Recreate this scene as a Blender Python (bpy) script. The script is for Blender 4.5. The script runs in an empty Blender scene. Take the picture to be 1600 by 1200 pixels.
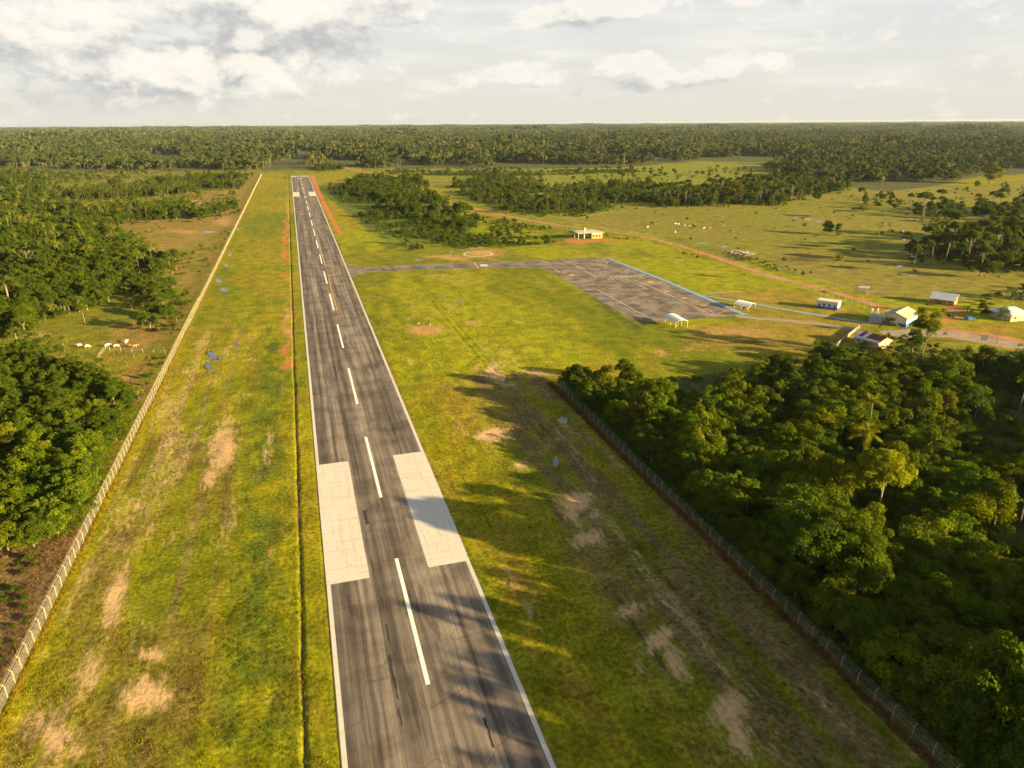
import bpy, math, random
import numpy as np
from mathutils import Vector, Matrix, Euler
R = math.radians
rnd = random.Random(7)
scene = bpy.context.scene
C = scene.collection

# ------------------------------------------------------------------ camera
CAM_H, PITCH, YAW, ROLL, FPX = 84.0, 20.23, 16.47, -0.33, 1110.0
camd = bpy.data.cameras.new('camera')
camd.sensor_width = 36.0
camd.lens = FPX / 1600 * 36
camd.clip_start = 1.0
camd.clip_end = 60000
cam = bpy.data.objects.new('camera', camd)
C.objects.link(cam)
MC = Euler((0, 0, R(-YAW))).to_matrix() @ Euler((R(90 - PITCH), 0, 0)).to_matrix() @ Euler((0, 0, R(ROLL))).to_matrix()
cam.matrix_world = Matrix.Translation((0, 0, CAM_H)) @ MC.to_4x4()
scene.camera = cam
MCn = np.array(MC)

def G(px, py, z=0.0):
    """world point at height z seen at photograph pixel px, py"""
    d = MC @ Vector((px - 800, 600 - py, -FPX))
    t = (z - CAM_H) / d.z
    return Vector((d.x * t, d.y * t, z))

def proj(x, y, z=0.0):
    p = np.stack([x, y, np.zeros_like(x) + z - CAM_H], -1) @ MCn
    dep = -p[..., 2]
    ok = dep > 5
    dd = np.where(ok, dep, 1.0)
    u = 800 + FPX * p[..., 0] / dd
    v = 600 - FPX * p[..., 1] / dd
    return np.where(ok, u, 1e5), np.where(ok, v, 1e5), dep

# ------------------------------------------------------------------ sun, world, exposure
SUN_EL, SUN_TRAVEL = 12.0, 49.0       # elevation; light travels towards this bearing left of +Y
trav = Vector((-math.sin(R(SUN_TRAVEL)) * math.cos(R(SUN_EL)), math.cos(R(SUN_TRAVEL)) * math.cos(R(SUN_EL)), -math.sin(R(SUN_EL))))
sund = bpy.data.lights.new('sun', 'SUN')
sund.energy = 5.0
sund.angle = R(0.6)
sund.color = (1.0, 0.74, 0.36)
sun = bpy.data.objects.new('sun', sund)
sun.rotation_euler = trav.to_track_quat('-Z', 'Y').to_euler()
C.objects.link(sun)
scene.view_settings.view_transform = 'Standard'
scene.view_settings.look = 'None'
scene.view_settings.gamma = 1.0
scene.view_settings.use_curve_mapping = False
scene.view_settings.exposure = 2.12
cy = scene.cycles
cy.max_bounces = 5
cy.diffuse_bounces = 3
cy.glossy_bounces = 2
cy.transmission_bounces = 3
cy.transparent_max_bounces = 12
cy.volume_bounces = 0
cy.use_denoising = True
cy.denoiser = 'OPENIMAGEDENOISE'
cy.denoising_input_passes = 'RGB_ALBEDO_NORMAL'
cy.denoising_prefilter = 'ACCURATE'
cy.sample_clamp_indirect = 4.0
cy.use_adaptive_sampling = True
cy.adaptive_threshold = 0.012
cy.caustics_reflective = False
cy.caustics_refractive = False
cy.volume_step_rate = 1.0

class NT:
    """small node-tree builder"""
    def __init__(s, nt):
        s.nt = nt
        nt.nodes.clear()
    def n(s, t, **kw):
        nd = s.nt.nodes.new(t)
        ins = kw.pop('ins', {})
        for k, v in kw.items():
            setattr(nd, k, v)
        for k, v in ins.items():
            s.set(nd.inputs[k], v)
        return nd
    def set(s, sock, v):
        if isinstance(v, bpy.types.NodeSocket):
            s.nt.links.new(v, sock)
        else:
            sock.default_value = v
    def m(s, op, a, b=0.0, c=None, clamp=False):
        nd = s.nt.nodes.new('ShaderNodeMath')
        nd.operation = op
        nd.use_clamp = clamp
        s.set(nd.inputs[0], a)
        s.set(nd.inputs[1], b)
        if c is not None:
            s.set(nd.inputs[2], c)
        return nd.outputs[0]
    def vm(s, op, a, b=(0, 0, 0)):
        nd = s.nt.nodes.new('ShaderNodeVectorMath')
        nd.operation = op
        s.set(nd.inputs[0], a)
        if op == 'SCALE':
            s.set(nd.inputs['Scale'], b)
        else:
            s.set(nd.inputs[1], b)
        return nd.outputs['Value' if op in ('DOT_PRODUCT', 'LENGTH') else 'Vector']
    def mix(s, f, a, b, bt='MIX'):
        nd = s.nt.nodes.new('ShaderNodeMix')
        nd.data_type = 'RGBA'
        nd.blend_type = bt
        s.set(nd.inputs[0], f)
        for i, v in ((6, a), (7, b)):
            if not isinstance(v, bpy.types.NodeSocket) and len(v) == 3:
                v = (*v, 1)
            s.set(nd.inputs[i], v)
        return nd.outputs[2]
    def ss(s, x, lo, hi, a=0.0, b=1.0):
        nd = s.nt.nodes.new('ShaderNodeMapRange')
        nd.interpolation_type = 'SMOOTHSTEP'
        for i, v in enumerate((x, lo, hi, a, b)):
            s.set(nd.inputs[i], v)
        return nd.outputs[0]
    def noise(s, vec, scale, detail=4, rough=0.55, dist=0.0):
        nd = s.n('ShaderNodeTexNoise', ins={'Scale': scale, 'Detail': detail, 'Roughness': rough, 'Distortion': dist})
        if vec is not None:
            s.set(nd.inputs['Vector'], vec)
        return nd.outputs['Fac']
    def comb(s, x, y, z=0.0):
        nd = s.n('ShaderNodeCombineXYZ')
        s.set(nd.inputs[0], x); s.set(nd.inputs[1], y); s.set(nd.inputs[2], z)
        return nd.outputs[0]

world = bpy.data.worlds.new('World')
scene.world = world
world.use_nodes = True
w = NT(world.node_tree)
SKYK = 0.196     # brightness of the cloud veil, in scene units
def build_world():
    sky = w.n('ShaderNodeTexSky', sky_type='NISHITA', sun_disc=False, sun_elevation=R(SUN_EL),
              sun_rotation=R(-SUN_TRAVEL + 180), altitude=100, air_density=1.0, dust_density=2.0, ozone_density=1.0)
    dirn = w.n('ShaderNodeTexCoord').outputs['Generated']
    sep = w.n('ShaderNodeSeparateXYZ', ins={0: dirn})
    fx, fy = math.sin(R(YAW)), math.cos(R(YAW))
    fwd = w.vm('DOT_PRODUCT', dirn, (fx, fy, 0))
    rgt = w.vm('DOT_PRODUCT', dirn, (fy, -fx, 0))
    az = w.m('ARCTAN2', rgt, fwd)
    el = w.m('ARCSINE', sep.outputs[2])
    def ae(px, py):
        d = MC @ Vector((px - 800, 600 - py, -FPX)); d.normalize()
        return math.atan2(d.x * fy - d.y * fx, d.x * fx + d.y * fy), math.asin(d.z)
    # clouds: (px, py, half width px, half height px, tilt, weight)
    blobs = [(330, 95, 330, 40, 0.30, 1.0), (480, 45, 160, 40, 0.10, 0.7), (110, 50, 110, 40, 0.0, 0.8), (40, 110, 120, 45, 0.1, 0.6),
             (950, 12, 150, 20, 0.12, 1.0), (1130, 2, 120, 12, 0.0, 0.5),
             (880, 112, 210, 20, 0.06, 0.85), (1060, 118, 130, 20, 0.14, 0.95), (1180, 100, 60, 14, 0.15, 0.6), (760, 118, 90, 14, 0.1, 0.5),
             (1380, 128, 40, 6, 0.2, 0.4), (330, 168, 260, 14, 0.05, 0.45), (250, 25, 200, 30, 0.2, 0.75), (590, 20, 60, 25, 0, .8)]
    def density(da, de):
        a = w.m('ADD', az, da); e = w.m('ADD', el, de)
        v1 = w.comb(w.m('MULTIPLY', a, 1.0), w.m('MULTIPLY', e, 1.75))
        n1 = w.noise(v1, 13.0, 11, 0.64, 0.15)
        n2 = w.noise(v1, 3.0, 3, 0.5)
        s = None
        for (px, py, rx, ry, tl, wt) in blobs:
            ca, ce = ae(px, py)
            rx2, ry2 = rx / FPX, ry / FPX
            x = w.m('SUBTRACT', a, ca); y = w.m('SUBTRACT', e, ce)
            c_, s_ = math.cos(tl), math.sin(tl)
            xr = w.m('DIVIDE', w.m('ADD', w.m('MULTIPLY', x, c_), w.m('MULTIPLY', y, s_)), rx2)
            yr = w.m('DIVIDE', w.m('SUBTRACT', w.m('MULTIPLY', y, c_), w.m('MULTIPLY', x, s_)), ry2)
            r2 = w.m('ADD', w.m('MULTIPLY', xr, xr), w.m('MULTIPLY', yr, yr))
            g = w.m('MULTIPLY', w.ss(r2, 1.9, 0.0), wt)
            s = g if s is None else w.m('MAXIMUM', s, g)
        # further up and away from the view: broken cloud everywhere
        gen = w.m('MULTIPLY', w.ss(e, 0.15, 0.35), 0.30)
        s = w.m('MAXIMUM', s, gen)
        d = w.m('ADD', w.m('MULTIPLY', s, 0.40), w.m('MULTIPLY', w.m('SUBTRACT', n1, 0.5), 1.45))
        d = w.m('ADD', d, w.m('MULTIPLY', w.m('SUBTRACT', n2, 0.5), 0.35))
        return d
    d0 = density(0.0, 0.0)
    d1 = density(0.022, 0.030)
    cover = w.ss(d0, 0.08, 0.34)
    thick = w.ss(d0, 0.14, 0.55)
    lit = w.ss(w.m('SUBTRACT', d0, d1), -0.02, 0.34)
    k = SKYK
    horizon = (0.99 * k, 0.955 * k, 0.83 * k)
    upper = (0.94 * k, 0.955 * k, 0.95 * k)
    veilc = w.mix(w.ss(el, 0.0, 0.15), horizon, upper)
    veil_n = w.noise(w.comb(w.m('MULTIPLY', az, 1.0), w.m('MULTIPLY', el, 7.0)), 5.0, 5, 0.55)
    veilc = w.mix(w.m('MULTIPLY', w.ss(veil_n, 0.40, 0.70), w.ss(el, 0.01, 0.06)), veilc, (1.12 * k, 1.09 * k, 1.0 * k))
    skyb = w.mix(1.0, sky.outputs[0], (0.035, 0.035, 0.035), 'MULTIPLY')
    vf = w.ss(el, 0.10, 0.60, 0.93, 0.15)
    base = w.mix(vf, skyb, veilc)
    cshade = w.mix(thick, (0.84 * k, 0.845 * k, 0.81 * k), (0.53 * k, 0.545 * k, 0.555 * k))
    clit = (1.32 * k, 1.24 * k, 1.10 * k)
    ccol = w.mix(w.m('MULTIPLY', lit, 0.75), cshade, clit)
    bb = None
    vb = w.comb(az, w.m('MULTIPLY', el, 1.6))
    nb = w.noise(vb, 16.0, 9, 0.60, 0.3)
    for (px, py, rx, ry, wt) in [(105, 38, 95, 38, 1.0), (330, 112, 190, 34, .95), (470, 15, 190, 24, .8), (845, 92, 40, 14, .6), (1190, 100, 40, 12, .7), (1080, 108, 50, 8, .4), (600, 22, 50, 22, .6)]:
        ca, ce = ae(px, py)
        x = w.m('DIVIDE', w.m('SUBTRACT', az, ca), rx / FPX); y = w.m('DIVIDE', w.m('SUBTRACT', el, ce), ry / FPX)
        g = w.m('MULTIPLY', w.ss(w.m('ADD', w.m('MULTIPLY', x, x), w.m('MULTIPLY', y, y)), 1.6, 0.0), wt)
        bb = g if bb is None else w.m('MAXIMUM', bb, g)
    bb = w.ss(w.m('ADD', w.m('MULTIPLY', bb, .55), w.m('MULTIPLY', w.m('SUBTRACT', nb, 0.5), 2.2)), 0.16, 0.62)
    # far cloud fades into the pale air at the horizon
    cov = w.m('MULTIPLY', cover, w.ss(el, 0.0, 0.045))
    cov = w.m('MULTIPLY', cov, w.ss(el, 0.25, 0.9, 1.0, 0.55))
    col = w.mix(w.m('MULTIPLY', cov, 0.9), base, ccol)
    col = w.mix(w.m('MULTIPLY', bb, 0.85), col, (1.25 * k, 1.17 * k, 1.03 * k))
    bg = w.n('ShaderNodeBackground', ins={'Color': col, 'Strength': 1.0})
    out = w.n('ShaderNodeOutputWorld')
    w.nt.links.new(bg.outputs[0], out.inputs[0])
build_world()
world.cycles.sampling_method = 'MANUAL'
world.cycles.sample_map_resolution = 512

# ------------------------------------------------------------------ materials
def new_mat(name):
    m = bpy.data.materials.new(name)
    m.use_nodes = True
    return m, NT(m.node_tree)

def finish(t, sh):
    o = t.n('ShaderNodeOutputMaterial')
    t.nt.links.new(sh, o.inputs[0])

def plain(name, col, rough=0.8, var=0.15, scale=2.0, metal=0.0, spec=0.3, dirt=None, bump=0.0):
    m, t = new_mat(name)
    co = t.n('ShaderNodeTexCoord').outputs['Object']
    n = t.noise(co, scale, 5, 0.6)
    c = t.mix(t.ss(n, 0.3, 0.7), tuple(v * (1 - var) for v in col), tuple(min(1, v * (1 + var)) for v in col))
    if dirt:
        n2 = t.noise(co, scale * 0.35, 6, 0.65)
        c = t.mix(t.ss(n2, 0.50, 0.72, 0.0, 0.75), c, dirt)
    b = t.n('ShaderNodeBsdfPrincipled', ins={'Base Color': c, 'Roughness': rough, 'Metallic': metal, 'Specular IOR Level': spec})
    if bump:
        bp = t.n('ShaderNodeBump', ins={'Strength': bump, 'Distance': 0.05, 'Height': n})
        t.nt.links.new(bp.outputs[0], b.inputs['Normal'])
    finish(t, b.outputs[0])
    return m

def leaf_mat(name, col, trans=0.35, hue2=None):
    m, t = new_mat(name)
    oi = t.n('ShaderNodeObjectInfo')
    tint = t.n('ShaderNodeAttribute', attribute_name='tint').outputs['Fac']
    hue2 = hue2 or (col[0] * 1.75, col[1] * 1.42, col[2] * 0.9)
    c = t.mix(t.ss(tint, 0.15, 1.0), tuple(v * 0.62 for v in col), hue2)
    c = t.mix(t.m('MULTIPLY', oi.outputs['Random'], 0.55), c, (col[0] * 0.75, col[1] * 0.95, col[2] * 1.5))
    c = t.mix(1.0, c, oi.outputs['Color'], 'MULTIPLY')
    dif = t.n('ShaderNodeBsdfDiffuse', ins={'Color': c})
    tr = t.n('ShaderNodeBsdfTranslucent', ins={'Color': t.mix(1.0, c, (1.3, 1.25, 0.6), 'MULTIPLY')})
    mx = t.n('ShaderNodeMixShader', ins={0: trans})
    t.nt.links.new(dif.outputs[0], mx.inputs[1])
    t.nt.links.new(tr.outputs[0], mx.inputs[2])
    finish(t, mx.outputs[0])
    return m

LEAF = (0.068, 0.104, 0.009)
M_leaf = leaf_mat('foliage', LEAF)
M_far = leaf_mat('distant_foliage', (0.052, 0.080, 0.018), 0.2, (0.150, 0.150, 0.034))
M_palm = leaf_mat('palm_leaf', (0.085, 0.115, 0.014), 0.35)
M_banana = leaf_mat('banana_leaf', (0.10, 0.16, 0.02), 0.4)
M_dry = leaf_mat('dry_brush', (0.20, 0.13, 0.055), 0.2, (0.30, 0.20, 0.09))
M_bark = plain('bark', (0.20, 0.16, 0.11), 0.95, 0.3, 1.5)
M_pale = plain('pale_bark', (0.19, 0.16, 0.12), 0.95, 0.25, 1.5)
M_white = plain('white_paint', (0.62, 0.60, 0.54), 0.6, 0.06, 3.0, dirt=(0.55, 0.50, 0.40))
M_blue = plain('blue_paint', (0.03, 0.10, 0.42), 0.5, 0.12, 2.0)
M_conc = plain('concrete', (0.40, 0.37, 0.31), 0.9, 0.18, 1.0)
M_coil = plain('coil_wire', (0.34, 0.30, 0.22), .6, .1)
M_post = plain('concrete_post', (0.38, 0.31, 0.18), 0.9, 0.12, 2.0)
M_wood = plain('weathered_wood', (0.30, 0.24, 0.17), 0.9, 0.25, 3.0)
M_metal = plain('galvanised_steel', (0.52, 0.52, 0.50), 0.5, 0.1, 3.0, metal=0.2)
M_dark = plain('dark_opening', (0.03, 0.03, 0.03), 0.7, 0.1)
M_glass = plain('window_glass', (0.05, 0.06, 0.07), 0.1, 0.1, spec=0.8)

def netting(wire):
    m, t = new_mat('wire_netting')
    co = t.n('ShaderNodeTexCoord').outputs['UV']
    sp = t.n('ShaderNodeSeparateXYZ', ins={0: co})
    a = t.m('PINGPONG', t.m('ADD', sp.outputs[0], sp.outputs[1]), 0.05)
    b = t.m('PINGPONG', t.m('SUBTRACT', sp.outputs[0], sp.outputs[1]), 0.05)
    wv = t.m('LESS_THAN', t.m('MINIMUM', a, b), wire)
    d = t.n('ShaderNodeBsdfPrincipled', ins={'Base Color': (0.46, 0.45, 0.38, 1), 'Roughness': 0.6})
    tr = t.n('ShaderNodeBsdfTransparent')
    mx = t.n('ShaderNodeMixShader', ins={0: wv})
    t.nt.links.new(tr.outputs[0], mx.inputs[1])
    t.nt.links.new(d.outputs[0], mx.inputs[2])
    finish(t, mx.outputs[0])
    return m
M_net = netting(0.0042)
M_net2 = netting(0.0014)

# ------------------------------------------------------------------ mesh helpers
def mesh_np(name, verts, faces, mats=(), mi=None, smooth=False, attrs=None, uv=None):
    """faces: (n,3) or (n,4) int array"""
    me = bpy.data.meshes.new(name)
    verts = np.asarray(verts, dtype=np.float32).reshape(-1, 3)
    faces = np.asarray(faces, dtype=np.int32)
    k = faces.shape[1]
    me.vertices.add(len(verts))
    me.vertices.foreach_set('co', verts.ravel())
    me.loops.add(faces.size)
    me.loops.foreach_set('vertex_index', faces.ravel())
    me.polygons.add(len(faces))
    me.polygons.foreach_set('loop_start', np.arange(0, faces.size, k, dtype=np.int32))
    me.polygons.foreach_set('loop_total', np.full(len(faces), k, dtype=np.int32))
    for m in mats:
        me.materials.append(m)
    if mi is not None:
        me.polygons.foreach_set('material_index', np.asarray(mi, dtype=np.int32))
    me.polygons.foreach_set('use_smooth', np.full(len(faces), smooth, dtype=bool))
    if attrs:
        for an, (ty, data) in attrs.items():
            at = me.attributes.new(an, ty, 'POINT')
            at.data.foreach_set('color' if ty == 'FLOAT_COLOR' else 'value', np.asarray(data, dtype=np.float32).ravel())
    if uv is not None:
        ul = me.uv_layers.new(name='UVMap')
        ul.data.foreach_set('uv', np.asarray(uv, dtype=np.float32)[faces.ravel()].ravel())
    me.update(calc_edges=True)
    return me

def link(name, me, parent=None, loc=(0, 0, 0), rotz=0.0, scale=None, coll=None):
    o = bpy.data.objects.new(name, me)
    (coll or C).objects.link(o)
    o.location = loc
    o.rotation_euler = (0, 0, rotz)
    if scale is not None:
        o.scale = scale if not isinstance(scale, (int, float)) else (scale,) * 3
    if parent:
        o.parent = parent
    return o

def tag(o, label=None, cat=None, group=None, kind=None):
    if label: o['label'] = label
    if cat: o['category'] = cat
    if group: o['group'] = group
    if kind: o['kind'] = kind
    return o

class MB:
    """mesh collector: boxes, polygons, tubes"""
    def __init__(s):
        s.v, s.f = [], []
    def add(s, vs, fs):
        b = len(s.v)
        s.v += [tuple(p) for p in vs]
        s.f += [tuple(i + b for i in f) for f in fs]
        return s
    def box(s, x0, x1, y0, y1, z0, z1):
        return s.add([(x0, y0, z0), (x1, y0, z0), (x1, y1, z0), (x0, y1, z0), (x0, y0, z1), (x1, y0, z1), (x1, y1, z1), (x0, y1, z1)],
                     [(3, 2, 1, 0), (4, 5, 6, 7), (0, 1, 5, 4), (1, 2, 6, 5), (2, 3, 7, 6), (3, 0, 4, 7)])
    def slab(s, pts, th):
        """a plate: top outline pts, thickness th downwards"""
        n = len(pts)
        vs = [tuple(p) for p in pts] + [(p[0], p[1], p[2] - th) for p in pts]
        fs = [tuple(range(n)), tuple(range(2 * n - 1, n - 1, -1))]
        fs += [(i, i + n, (i + 1) % n + n, (i + 1) % n) for i in range(n)]
        return s.add(vs, fs)
    def tube(s, pts, rad, n=6):
        pts = [Vector(p) for p in pts]
        rings = []
        for i, p in enumerate(pts):
            d = (pts[min(i + 1, len(pts) - 1)] - pts[max(i - 1, 0)]).normalized()
            a = d.orthogonal().normalized() if abs(d.z) < 0.9 else Vector((1, 0, 0)).cross(d).normalized()
            b = d.cross(a)
            r = rad[i] if isinstance(rad, (list, tuple)) else rad
            rings.append([p + (a * math.cos(2 * math.pi * k / n) + b * math.sin(2 * math.pi * k / n)) * r for k in range(n)])
        vs = [q for rg in rings for q in rg]
        fs = [(i * n + k, i * n + (k + 1) % n, (i + 1) * n + (k + 1) % n, (i + 1) * n + k) for i in range(len(pts) - 1) for k in range(n)]
        fs += [tuple(range(n - 1, -1, -1)), tuple((len(pts) - 1) * n + k for k in range(n))]
        return s.add(vs, fs)
    def build(s, name, mat, parent=None, smooth=False, **kw):
        me = bpy.data.meshes.new(name)
        me.from_pydata(s.v, [], s.f)
        me.materials.append(mat)
        if smooth:
            me.polygons.foreach_set('use_smooth', [True] * len(me.polygons))
        return link(name, me, parent, **kw)

def empty(name, loc, rotz=0.0):
    o = bpy.data.objects.new(name, None)
    C.objects.link(o)
    o.location = loc
    o.rotation_euler = (0, 0, rotz)
    o.empty_display_size = 0.5
    return o

# ------------------------------------------------------------------ numpy noise
def _hash(ix, iy, seed):
    h = (ix * 374761393 + iy * 668265263 + seed * 974634777) & 0xffffffff
    h = ((h ^ (h >> 13)) * 1274126177) & 0xffffffff
    return ((h ^ (h >> 16)) & 0xffff) / 65535.0

def vnoise(x, y, seed=0):
    x = np.asarray(x, float); y = np.asarray(y, float)
    ix = np.floor(x).astype(np.int64); iy = np.floor(y).astype(np.int64)
    fx = x - ix; fy = y - iy
    fx = fx * fx * (3 - 2 * fx); fy = fy * fy * (3 - 2 * fy)
    a = _hash(ix, iy, seed); b = _hash(ix + 1, iy, seed)
    c = _hash(ix, iy + 1, seed); d = _hash(ix + 1, iy + 1, seed)
    return (a * (1 - fx) + b * fx) * (1 - fy) + (c * (1 - fx) + d * fx) * fy

def fbm(x, y, seed=0, oct=4, rough=0.5):
    s = 0; a = 1.0; t = 0
    for o in range(oct):
        s = s + a * vnoise(x * 2 ** o + 17.3 * o, y * 2 ** o - 9.1 * o, seed + o)
        t += a; a *= rough
    return s / t

def sstep(x, a, b):
    t = np.clip((x - a) / (b - a), 0, 1)
    return t * t * (3 - 2 * t)

def inpoly(u, v, poly):
    u = np.asarray(u, float); v = np.asarray(v, float)
    r = np.zeros(u.shape, bool)
    n = len(poly)
    for i in range(n):
        x0, y0 = poly[i]; x1, y1 = poly[(i + 1) % n]
        c = ((y0 > v) != (y1 > v))
        with np.errstate(divide='ignore', invalid='ignore'):
            xx = (x1 - x0) * (v - y0) / ((y1 - y0) if y1 != y0 else 1e-9) + x0
        r ^= c & (u < xx)
    return r

def segdist(u, v, pts):
    """distance in pixels to a polyline"""
    best = np.full(np.shape(u), 1e9)
    for (x0, y0), (x1, y1) in zip(pts[:-1], pts[1:]):
        dx, dy = x1 - x0, y1 - y0
        t = np.clip(((u - x0) * dx + (v - y0) * dy) / (dx * dx + dy * dy + 1e-9), 0, 1)
        best = np.minimum(best, np.hypot(u - x0 - t * dx, v - y0 - t * dy))
    return best

# ------------------------------------------------------------------ layout constants (metres)
RW0, RW1 = -2.0, 26.7           # runway edges
RWC = 12.35
FENCE_L, FENCE_R = -51.0, 77.4
DITCH = -6.7
RW_END = G(470, 274).y
WOOD_TOP = [(855, 600), (900, 602), (1000, 600), (1060, 590), (1130, 583), (1230, 580), (1300, 573), (1350, 562), (1420, 560), (1600, 566), (1760, 575)]
wood_poly = [(G(*p).x, G(*p).y) for p in WOOD_TOP] + [(520, 180), (520, -140), (FENCE_R + 2.2, -140), (FENCE_R + 2.2, 60)]

# ------------------------------------------------------------------ ground
ROAD = [(536, 258), (545, 264), (562, 268), (590, 272), (612, 282), (640, 287), (668, 300), (690, 310), (742, 326), (800, 339), (880, 353),
        (950, 362), (1010, 371), (1060, 384), (1110, 400), (1160, 417), (1210, 433), (1260, 445), (1310, 459), (1360, 474), (1410, 492), (1450, 508),
        (1500, 517), (1560, 526), (1640, 541), (1800, 575)]
TAN, ORANGE, RED = (0.52, 0.35, 0.17), (0.44, 0.25, 0.10), (0.46, 0.17, 0.06)
SOIL = [  # px, py, rx, ry, tilt(deg), strength, colour
    (346, 700, 20, 42, 12, 1.0, TAN), (330, 745, 16, 22, 10, .9, TAN), (350, 672, 22, 10, 0, .7, TAN), (267, 690, 10, 26, 5, .8, TAN),
    (258, 735, 12, 24, 10, .6, TAN), (235, 1085, 44, 26, 0, 1.0, TAN), (232, 1022, 26, 14, 0, .9, TAN), (240, 975, 24, 14, 0, .55, TAN),
    (180, 935, 16, 55, 14, .95, TAN), (140, 1050, 22, 60, 14, .7, TAN), (90, 1150, 55, 40, 25, .8, TAN), (60, 1020, 14, 14, 0, .5, TAN),
    (270, 840, 18, 30, 8, .5, TAN), (290, 580, 30, 10, 0, .6, TAN), (330, 590, 30, 12, 0, .5, TAN), (385, 562, 22, 5, 0, .6, TAN), (380, 620, 30, 10, 0, .5, TAN),
    (440, 610, 12, 40, 0, .45, ORANGE), (420, 875, 13, 26, 0, .6, ORANGE), (425, 1100, 25, 50, 0, .4, TAN),
    (665, 515, 26, 7, 0, 1.0, ORANGE), (640, 497, 12, 4, 0, .7, ORANGE), (587, 467, 8, 4, 0, .7, ORANGE), (732, 506, 16, 6, 0, .8, ORANGE),
    (740, 573, 9, 5, 0, .9, ORANGE), (775, 582, 17, 16, -30, .95, TAN), (790, 600, 20, 7, 0, .7, TAN), (768, 550, 8, 14, 0, .5, TAN),
    (835, 583, 22, 6, 0, .8, TAN), (700, 605, 30, 8, 0, .4, TAN),
    (772, 680, 28, 12, 0, .95, TAN), (817, 727, 15, 10, 0, .8, TAN), (870, 690, 24, 10, 0, .5, TAN), (760, 700, 40, 14, 0, .4, TAN),
    (900, 783, 34, 17, -8, 1.0, TAN), (885, 800, 16, 22, -35, .9, TAN), (930, 805, 22, 10, 0, .7, TAN), (915, 840, 30, 14, -25, .95, TAN), (940, 850, 10, 10, 0, .7, TAN),
    (800, 905, 14, 36, -30, .7, ORANGE), (825, 950, 16, 30, -25, .6, TAN), (850, 1000, 14, 30, -20, .4, TAN), (985, 955, 30, 11, -15, .8, TAN),
    (1030, 1000, 30, 16, -35, 1.0, TAN), (1052, 1035, 16, 34, -30, .9, TAN), (1135, 1105, 36, 22, -40, 1.0, TAN), (1150, 1150, 20, 50, -30, .9, TAN), (1210, 1180, 40, 30, -30, .5, TAN),
    (1035, 552, 16, 5, 0, .95, ORANGE), (1080, 549, 12, 4, 0, .8, ORANGE), (915, 551, 12, 3, 0, .6, ORANGE), (862, 567, 14, 3, 0, .6, TAN), (970, 566, 18, 3, 0, .6, TAN),
    (735, 388, 40, 2.5, 0, .8, ORANGE), (705, 402, 55, 4, 2, .9, ORANGE), (755, 397, 34, 6, 0, 1.0, ORANGE), (690, 430, 28, 3, 0, .8, ORANGE), (722, 441, 30, 3, 0, .7, ORANGE), (742, 440, 12, 2.5, 0, 1, RED),
    (600, 497, 6, 3, 0, .6, ORANGE), (560, 430, 4, 2, 0, .5, ORANGE), (915, 377, 50, 3, 0, 1, RED), (960, 372, 12, 3, 0, .8, RED), (1065, 408, 10, 3, 0, .8, TAN), (1115, 424, 16, 4, 0, .9, ORANGE),
    (700, 480, 30, 5, 0, .4, TAN), (1000, 432, 18, 3, 0, 0.3, TAN),
    (1150, 520, 70, 9, 0, .75, ORANGE), (1250, 535, 80, 8, 3, .5, ORANGE), (1180, 465, 60, 5, 5, .7, ORANGE), (1285, 495, 50, 6, 8, .4, ORANGE), (1120, 535, 60, 8, 0, .5, ORANGE),
    (447, 352, 3.5, 12, 0, 1, RED), (446, 372, 4.5, 16, 0, 1, RED), (446, 400, 4.5, 14, 0, .9, RED), (445, 430, 4.5, 16, 0, .8, RED), (441, 460, 4, 14, 0, .6, ORANGE),
    (443, 495, 9, 12, 0, .95, ORANGE), (446, 520, 8, 16, 0, .9, ORANGE), (449, 546, 8, 10, 0, 1.1, RED), (446, 570, 10, 9, 0, 1.1, RED), (449, 330, 2.5, 16, 0, .9, ORANGE), (450, 300, 2, 20, 0, .6, ORANGE),
    (1245, 640, 0.1, 0.1, 0, 0, TAN), (55, 522, 18, 6, 4, 1, TAN), (98, 526, 12, 2.5, 0, .8, TAN), (230, 570, 12, 6, 0, .5, ORANGE), (240, 345, 45, 3, 0, .6, TAN),
    (290, 362, 45, 5, 0, .8, ORANGE), (350, 345, 25, 10, 0, .8, ORANGE), (270, 385, 40, 14, 0, .55, ORANGE), (255, 357, 20, 4, 0, .6, ORANGE), (300, 372, 40, 7, 0, .6, ORANGE),
    (385, 363, 10, 2, 0, .6, ORANGE), (10, 365, 10, 2, 0, .6, ORANGE), (140, 320, 30, 3, 0, .5, ORANGE), (40, 318, 14, 5, 0, .6, TAN), (360, 300, 30, 3, 0, .6, ORANGE), (310, 315, 30, 3, 0, .7, TAN),
    (1240, 405, 40, 6, 3, .8, (0.12, 0.07, 0.04)), (1150, 400, 30, 8, 5, .8, (0.12, 0.08, 0.05)), (1110, 355, 60, 2.5, 1, .7, (0.16, 0.09, 0.04)), (1170, 357, 30, 2, 0, .7, (0.16, 0.09, 0.04)),
    (1490, 487, 22, 14, 20, .9, (0.30, 0.14, 0.07)), (1470, 500, 26, 8, 0, .9, RED), (1410, 525, 26, 5, 0, .9, TAN), (1525, 505, 18, 4, 0, .5, TAN), (1345, 458, 14, 4, 0, .8, (0.2, 0.1, 0.05)),
    (1560, 515, 60, 7, 8, .6, RED), (395, 263, 60, 1.5, 0, .5, ORANGE), (470, 266, 70, 2.0, 0, .6, ORANGE), (600, 262, 30, 2, 0, .5, ORANGE)]
RSTRIP = [(488, 276), (497, 298), (505, 316), (512, 330), (524, 350), (531, 364)]
LEFT_DRY = [(190, 350), (395, 270), (408, 270), (330, 430), (300, 470), (240, 590), (215, 640), (150, 560), (180, 510), (260, 430), (250, 400)]
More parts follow.
